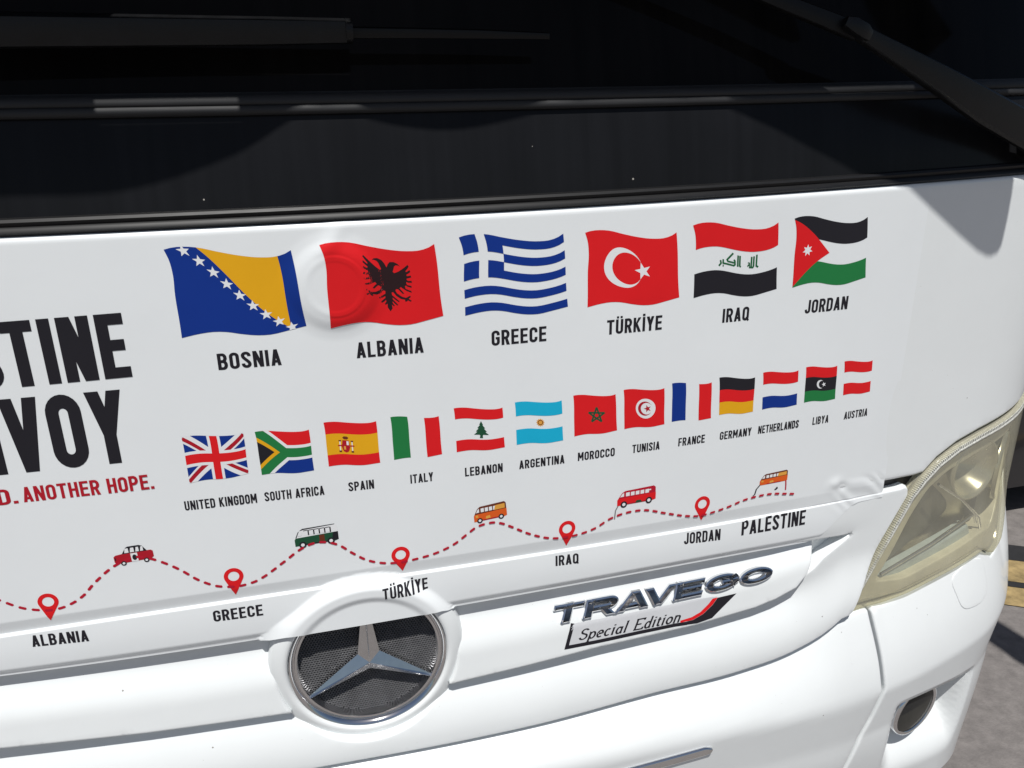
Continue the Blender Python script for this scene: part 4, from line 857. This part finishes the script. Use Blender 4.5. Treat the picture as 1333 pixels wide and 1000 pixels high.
def vehicle(kind, s0, z0, s1, z1, H):
    pr = Print(h_vinyl, .006, .00028); W = math.hypot(s1-s0, z1-z0); ux, uz = (s1-s0)/W, (z1-z0)/W
    def p(pts, col): pr.poly([(s0+x*W*ux-y*H*uz, z0+x*W*uz+y*H*ux) for x, y in pts], col)
    def wheel(x, r=.085):
        k = W/H
        for q, col in ((r, 'black'), (r*.5, 'white')): p([(x+q*math.cos(2*math.pi*i/14), .10+q*k*math.sin(2*math.pi*i/14)) for i in range(14)], col)
    if kind == 'car':
        p([(.0, .22), (.0, .5), (.05, .58), (.24, .62), (.95, .62), (1, .55), (1, .25), (.93, .15), (.05, .1)], 'crimson')
        p([(.22, .60), (.34, .92), (.40, .97), (.68, .97), (.76, .9), (.86, .60)], 'black')
        for xa, xb in ((.29, .40), (.43, .54), (.57, .66), (.69, .77)): p([(xa, .64), (xb, .64), (xb, .88), (xa+.03, .88)], 'white')
        p(rect(.43, .12, .60, .58), 'white'); p([(.52+.06*math.cos(i*.524), .34+.16*math.sin(i*.524)) for i in range(12)], 'black'); wheel(.22, .07); wheel(.80, .07)
        p([(.02, .3), (.05, .3), (.05, .45), (.02, .45)], 'black')
    else:
        body, roof, low = dict(green=('dkgreen', 'white', 'black'), orange=('orange', 'brown', 'crimson'), red=('red', 'darkred', 'crimson'), last=('orange', 'brown', 'crimson'))[kind]
        p([(0, .06), (0, .42), (.05, .6), (.12, .84), (.2, .95), (.94, 1.0), (.99, .9), (1, .12), (.9, .06)], roof)
        p([(0, .06), (0, .42), (.03, .5), (1, .56), (1, .12), (.9, .06)], body); p([(.25, .06), (.75, .06), (.75, .13), (.25, .13)], low)
        if kind == 'green':
            p([(.02, .5), (.10, .84), (.12, .84), (.05, .52)], 'black'); p([(.12, .86), (.2, .97), (.94, 1.0), (.94, .96), (.22, .90)], 'black'); p([(.85, .10), (1, .12), (1, .56), (.88, .55)], 'black')
            p([(.56, .16), (.68, .16), (.68, .5), (.56, .5)], 'brown')
        n_ = 5
        for i in range(n_):
            xa = .22+i*.125; col = 'white' if i < 4 or kind != 'orange' else 'sand'
            if kind == 'orange' and i == 4: xa += .04
            p([(xa, .60), (xa+.095, .605), (xa+.095, .84), (xa, .83)], col)
            if kind == 'green': p([(xa+.095, .58), (xa+.125, .585), (xa+.125, .86), (xa+.095, .85)], 'black'); p([(xa, .83), (xa+.1, .84), (xa+.1, .88), (xa, .87)], 'black')
        p([(.07, .60), (.17, .61), (.17, .84), (.13, .80)], 'white')
        if kind in ('orange', 'last'):
            p([(.62, .58), (.95, .60), (.95, .88), (.66, .86)], 'sand'); p([(.06, .30), (.14, .31), (.12, .46), (.05, .44)], 'sand'); p([(.35, .14), (.5, .15), (.48, .34), (.36, .30)], 'sand')
        if kind == 'red': p([(.46, .08), (.64, .08), (.60, .24), (.5, .24)], 'dkgreen'); p([(.76, .72), (.87, .74), (.87, .82), (.78, .80)], 'white')
        if kind == 'last':
            p(ribbon([(.02, .12), (-.10, -.2), (-.14, -.62), (-.20, -.72)], .045)[0], 'black'); p(ribbon([(.95, .1), (.97, -.3), (.98, -.75)], .045)[0], 'darkred'); p([(.55, -.55), (.65, -.30), (.69, -.45), (.62, -.58)], 'black')
        else: wheel(.17); wheel(.82)
        if kind == 'red': p(ribbon([(.02, .06), (-.04, -.2), (-.06, -.75)], .03)[0], 'grey')
    return pr
for kind, *q in VEHICLES:
    vehicle(kind, *q).build('car_picture' if kind == 'car' else 'van_picture' if kind in ('green', 'orange') else 'bus_picture', banner, {'car': 'red saloon car drawing', 'green': 'green and white van drawing', 'orange': 'orange van drawing', 'red': 'red bus drawing', 'last': 'small orange bus drawing at the route end'}[kind])

# ------------------------------------------------------------------ model name badge on the blade
BD = D['BADGE']
plq = Print(h_slat, .006, .0004)
p0, p1, p2, p3 = BD['P_TL'], BD['P_BL'], BD['P_BM'], BD['P_BE']
low_edge = [p1, (.36, .8768), p2, p3]
plq.poly([(.283, .8772), (.2925, .9135), (.50, .9105), (.535, .9075), (.520, .893), (.505, .884), (.478, .8760)], 'silver')
plq.poly(ribbon([(.294, .914), (.2830, .8785), (.33, .8775), (.40, .8772), (.46, .8758), (.482, .8740)], .0056)[0], 'black')
plq.poly([(.470, .8725), (.500, .8700), (.526, .8730), (.545, .8870), (.570, .9050), (.536, .9050), (.527, .8950), (.510, .8830), (.492, .8770), (.470, .8770)], 'black')
plq.poly([(.470, .8775), (.492, .8775), (.510, .8835), (.527, .8955), (.536, .9055), (.527, .9055), (.519, .8975), (.505, .8875), (.490, .8825), (.470, .8810)], 'red')
def script(pr, txt, s0, s1, z0, z1, H, col):
    """small slanted book letters"""
    t = .118; x = 0; items = []
    def el(cx, cy, rx, ry, a0=0, a1=360, n=16): return arc(cx, cy, rx, ry, a0, a1, n)
    for ch in txt:
        S = []; w_ = .42
        if ch == 'S': w_ = .5; S = [el(.25, .75, .17, .20, 20, 250, 12)+el(.25, .28, .19, .23, 80, -170, 12)]
        elif ch == 'E': w_ = .58; S = [[(.08, 0), (.08, .95)], [(0, .96), (.5, .96), (.5, .82)], [(0, .03), (.52, .03), (.54, .2)], [(.08, .5), (.38, .5)]]
        elif ch == 'p': S = [[(.06, -.28), (.06, .6)], el(.21, .30, .15, .28, 150, -210), [(-.03, -.28), (.15, -.28)], [(0, .58), (.06, .6)]]
        elif ch == 'e': w_ = .38; S = [[(.04, .34), (.32, .34)]+el(.18, .30, .15, .29, 10, 310)]
        elif ch == 'c': w_ = .36; S = [el(.18, .30, .15, .29, 50, 315)]
        elif ch == 'i': w_ = .2; S = [[(.0, .57), (.07, .6), (.07, .02), (.14, .02)], [(.07, .80), (.075, .90)]]
        elif ch == 'a': S = [el(.17, .28, .14, .28, 40, 330), [(.31, .6), (.31, .03), (.38, .02)]]
        elif ch == 'l': w_ = .2; S = [[(0, .96), (.07, .98), (.07, .02), (.14, .02)]]
        elif ch == 'd': S = [el(.17, .29, .14, .28, 40, 330), [(.25, .98), (.31, .98), (.31, .03), (.38, .02)]]
        elif ch == 't': w_ = .26; S = [[(.08, .78), (.08, .08), (.14, .02), (.22, .05)], [(-.01, .58), (.2, .58)]]
        elif ch == 'o': S = [el(.19, .30, .16, .29, 0, 360)]
        elif ch == 'n': S = [[(0, .58), (.06, .6), (.06, 0)], [(.06, .42)]+el(.2, .44, .13, .15, 150, 0, 8)+[(.33, 0), (.39, .0)], [(0, .0), (.12, .0)]]
        elif ch == ' ': w_ = .28
        items += [[(px+x, py) for px, py in s_] for s_ in S]; x += w_+.06
    k = (s1-s0)/x
    for s_ in items:
        pr.poly([(s0+(px+py*.28)*k, z0+(z1-z0)*px/x+py*H) for px, py in ribbon(s_, t)[0]], col)
script(plq, 'Special Edition', .3005, .470, .8855, .8800, .0170, 'black')
name_badge = plq.build('name_badge', bus)
# raised chrome capitals
lb = Bag(); txt = 'TRAVEGO'; x = 0; shp = []
for ch in txt:
    S, aw = glyph(ch, .31, {'T': 1.05, 'E': 1.2, 'G': 1.3, 'O': 1.3}.get(ch, 1.15))
    shp.append((ch, x, S, aw)); x += aw+{'A': -.28, 'V': -.06, 'R': -.04}.get(ch, .05)
WT = x-.04; s0, s1 = .264, .637
zb0, zb1, zt0, zt1 = .9190, .9160, .9420, .9370
ly = 0
for ch, xo, S, aw in shp:
    for o, hs in S:
        ly += 1
        def mpq(p, ins=0):
            u = (p[0]+xo)/WT; zb_ = zb0+(zb1-zb0)*u; zt_ = zt0+(zt1-zt0)*u; return (s0+(s1-s0)*u+(p[1]-.5)*.012, zb_+(zt_-zb_)*p[1])
        loops = [[mpq(p) for p in o]]+[[mpq(p) for p in h] for h in hs]; loops = [densify(l, .006) for l in loops]
        flat = [p for l in loops for p in l]; A = np.array(flat); hb_ = h_slat(A[:, 0], A[:, 1]); n = len(flat); dz = .00005*ly
        nb = []
        for li, l in enumerate(loops):
            q = np.array(l); tg = np.roll(q, -1, 0)-np.roll(q, 1, 0); tg /= np.maximum(np.linalg.norm(tg, axis=1)[:, None], 1e-9); nn_ = np.stack([-tg[:, 1], tg[:, 0]], 1)
            ar = sum(q[i][0]*q[(i+1) % len(q)][1]-q[(i+1) % len(q)][0]*q[i][1] for i in range(len(q))); sg = 1 if (ar > 0) == (li == 0) else -1
            nb.append(q+nn_*sg*.0023)
        I = np.vstack(nb)
        low_ = [tuple(P(a[0], a[1], b)) for a, b in zip(A, hb_)]; midr = [tuple(P(a[0], a[1], b+.0035+dz)) for a, b in zip(A, hb_)]; topr = [tuple(P(a[0], a[1], b+.0050+dz)) for a, b in zip(I, hb_)]
        tri = tessellate_polygon([[Vector((p[0], p[1], 0)) for p in l] for l in nb]); fcs = []; kinds = []
        for t_ in tri:
            pa = [I[i] for i in t_]; ar = (pa[1][0]-pa[0][0])*(pa[2][1]-pa[0][1])-(pa[1][1]-pa[0][1])*(pa[2][0]-pa[0][0]); t_ = tuple(t_) if ar > 0 else tuple(t_)[::-1]; fcs.append(tuple(i+2*n for i in t_)); kinds.append(1)
        o_ = 0
        for li, l in enumerate(loops):
            k = len(l); q = np.array(l); ar = sum(q[i][0]*q[(i+1) % k][1]-q[(i+1) % k][0]*q[i][1] for i in range(k)); fw = (ar > 0) == (li == 0)
            for i in range(k):
                a_, b_ = o_+i, o_+(i+1) % k
                if not fw: a_, b_ = b_, a_
                fcs += [(a_, b_, n+b_, n+a_), (n+a_, n+b_, 2*n+b_, 2*n+a_)]; kinds += [0, 0]
            o_ += k
        lb.add(low_+midr+topr, fcs); lb.mi[-len(kinds):] = kinds
lb.build('raised_lettering', ['chrome', 'chrome_face'], name_badge, False)

# ------------------------------------------------------------------ wipers
def bar(name, pts, widths, depths, material, parent, updir=(0, -.25, 1)):
    """bevelled bar along a 3D path: width across, depth towards the viewer"""
    v = []; f = []; pts = [np.array(p, float) for p in pts]; n = len(pts); prof = [(-1, -.6), (-1, .55), (-.82, .95), (-.3, 1.0), (.3, .95), (.86, .75), (1, .35), (1, -.6)]; k = len(prof)
    for i, p in enumerate(pts):
        t = pts[min(i+1, n-1)]-pts[max(i-1, 0)]; t /= np.linalg.norm(t); u = np.array(updir, float); u -= t*(u@t); u /= np.linalg.norm(u); o = np.cross(t, u); o = o if o[1] < 0 else -o
        for a, b in prof: v.append(tuple(p+u*a*widths[i]/2+o*b*depths[i]/2))
    for i in range(n-1):
        for j in range(k): f.append((i*k+j, i*k+(j+1) % k, (i+1)*k+(j+1) % k, (i+1)*k+j))
    f += [tuple(range(k))[::-1], tuple((n-1)*k+j for j in range(k))]
    return mesh(name, v, f, material, parent, True, None, 35)
WL = D['WIPER_L']
arm = bar('wiper', [P(s, z, -.012) for s, z in ((-.95, 1.690), (-.4476, 1.6955), (-.2888, 1.6985), (-.05, 1.7003), (.034, 1.7015))], [.036, .034, .031, .0265, .0235], [.03, .03, .026, .022, .02], 'arm', bus)
bar('wiper_blade', [P(s, z, -.016) for s, z in ((.030, 1.7005), (.10, 1.7010), (.18, 1.7012), (.262, 1.7005))], [.0115, .0105, .0095, .007], [.010, .010, .009, .007], 'blade', arm)
v, f = tube([P(s, z, -.012) for s, z in ((.034, 1.7015), (.041, 1.7014))], .0125, 10)
mesh('end_collar', v, f, 'arm', arm)
WR = [(1.075, 1.552), (1.0068, 1.5850), (.900, 1.6190), (.8068, 1.6530), (.6514, 1.7137)]
arm = bar('wiper', [P(s, z, h) for (s, z), h in zip(WR, (.010, .014, .020, .024, .018))], [.046, .048, .044, .034, .0165], [.014, .018, .022, .022, .016], 'arm', bus, (0.4, -.1, 1))
bar('wiper_blade', [P(s, z, h) for (s, z), h in zip(((.660, 1.7100), (.5491, 1.7456), (.4272, 1.7851), (.2, 1.85), (-.1, 1.93)), (.016, -.005, -.02, -.045, -.075))], [.022, .018, .016, .014, .012], [.014, .013, .012, .01, .01], 'blade', arm, (.4, -.1, 1))
v, f = tube([P(1.045, 1.568, -.02), P(1.045, 1.568, .014)], .020, 20); mesh('spindle', v, f, 'arm', arm)
bar('hinge', [P(.672, 1.7050, .024), P(.662, 1.7092, .026), P(.645, 1.7165, .025), P(.637, 1.7200, .022)], [.014, .0195, .0185, .012], [.014, .018, .018, .014], 'arm', arm, (.4, -.1, 1))
# yellow ground markings, bands painted as ground shadow, the dark vehicle beyond the corner

for pts in ([(2.28, .99), (2.42, 1.09), (3.6, .38), (3.5, .26)], [(2.18, .86), (2.27, .95), (3.45, .22), (3.4, .10)]):
    strip('yellow_road_marking', pts, .004, 'yellow_line')
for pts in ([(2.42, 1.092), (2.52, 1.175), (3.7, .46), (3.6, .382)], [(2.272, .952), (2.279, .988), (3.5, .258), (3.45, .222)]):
    strip('black_road_marking', pts, .004, 'tar')  # dark bands painted on the ground in place of cast shadows
def hull(name, secs, material, parent):
    """closed body from matching cross sections"""
    k = len(secs[0]); v = [p for s in secs for p in s]; n = len(secs); f = []
    for i in range(n-1):
        for j in range(k): f.append((i*k+j, (i+1)*k+j, (i+1)*k+(j+1) % k, i*k+(j+1) % k))
    f += [tuple(range(k)), tuple((n-1)*k+j for j in range(k))[::-1]]
    return mesh(name, v, f, material, parent, True, None, 30)
van = thing('van', 'black vehicle parked behind the right corner of the coach, mostly hidden', 'vehicle', (3.25, 3.6, 0))
def sec(y, w_, zlo, zhi, rr=.12): return [(x*w_/2, y, z) for x, z in ((-1+rr, zlo), (1-rr, zlo), (1, zlo+rr), (1, zhi*.55), (.93, zhi-rr), (.8, zhi), (-.8, zhi), (-.93, zhi-rr), (-1, zhi*.55), (-1, zlo+rr))]
hull('body', [sec(-2.28, 1.70, .16, .75), sec(-2.2, 1.86, .14, .95), sec(-1.55, 1.92, .14, 1.12), sec(-.75, 1.92, .16, 1.95), sec(2.2, 1.92, .18, 1.98), sec(2.3, 1.8, .3, 1.9)], 'black_car', van)
mesh('windscreen', [(-.72, -1.50, 1.17), (.72, -1.50, 1.17), (.66, -.82, 1.87), (-.66, -.82, 1.87)], [(0, 1, 2, 3)], 'car_glass', van)
for sx in (-1, 1):
    for y in (-1.45, 1.35):
        v, f = lathe([(.0001, .10), (.19, .10), (.20, .09), (.31, .09), (.335, .06), (.335, -.06), (.31, -.09), (.0001, -.09)], 40)
        mesh('wheel', [(sx*.88+q[2]*sx, y+q[0], .335+q[1]) for q in v], f, 'tyre', van, True, None, 35)
    mesh('headlight', [(sx*.52, -2.262, .70), (sx*.86, -2.20, .72), (sx*.86, -2.16, .88), (sx*.55, -2.225, .84)], [(0, 1, 2, 3)], 'car_glass', van)
# added unseen outer mirror on an arm, placed to shadow the ground by the corner
mo = [(1.80, -.47), (1.92, -.41), (1.93, -.52), (1.82, -.56)]
hull('side_mirror', [[(x, y, 2.28) for x, y in mo], [(x-.01, y-.02, 2.42) for x, y in mo], [(x-.03, y-.02, 2.60) for x, y in mo]], 'arm', bus)
v, f = tube([(1.86, -.47, 2.58), (1.83, -.42, 2.72), (1.62, -.18, 2.80), (1.30, .20, 2.75), (1.15, .5, 2.70)], .022, 12)
mesh('mirror_arm', v, f, 'arm', bus)
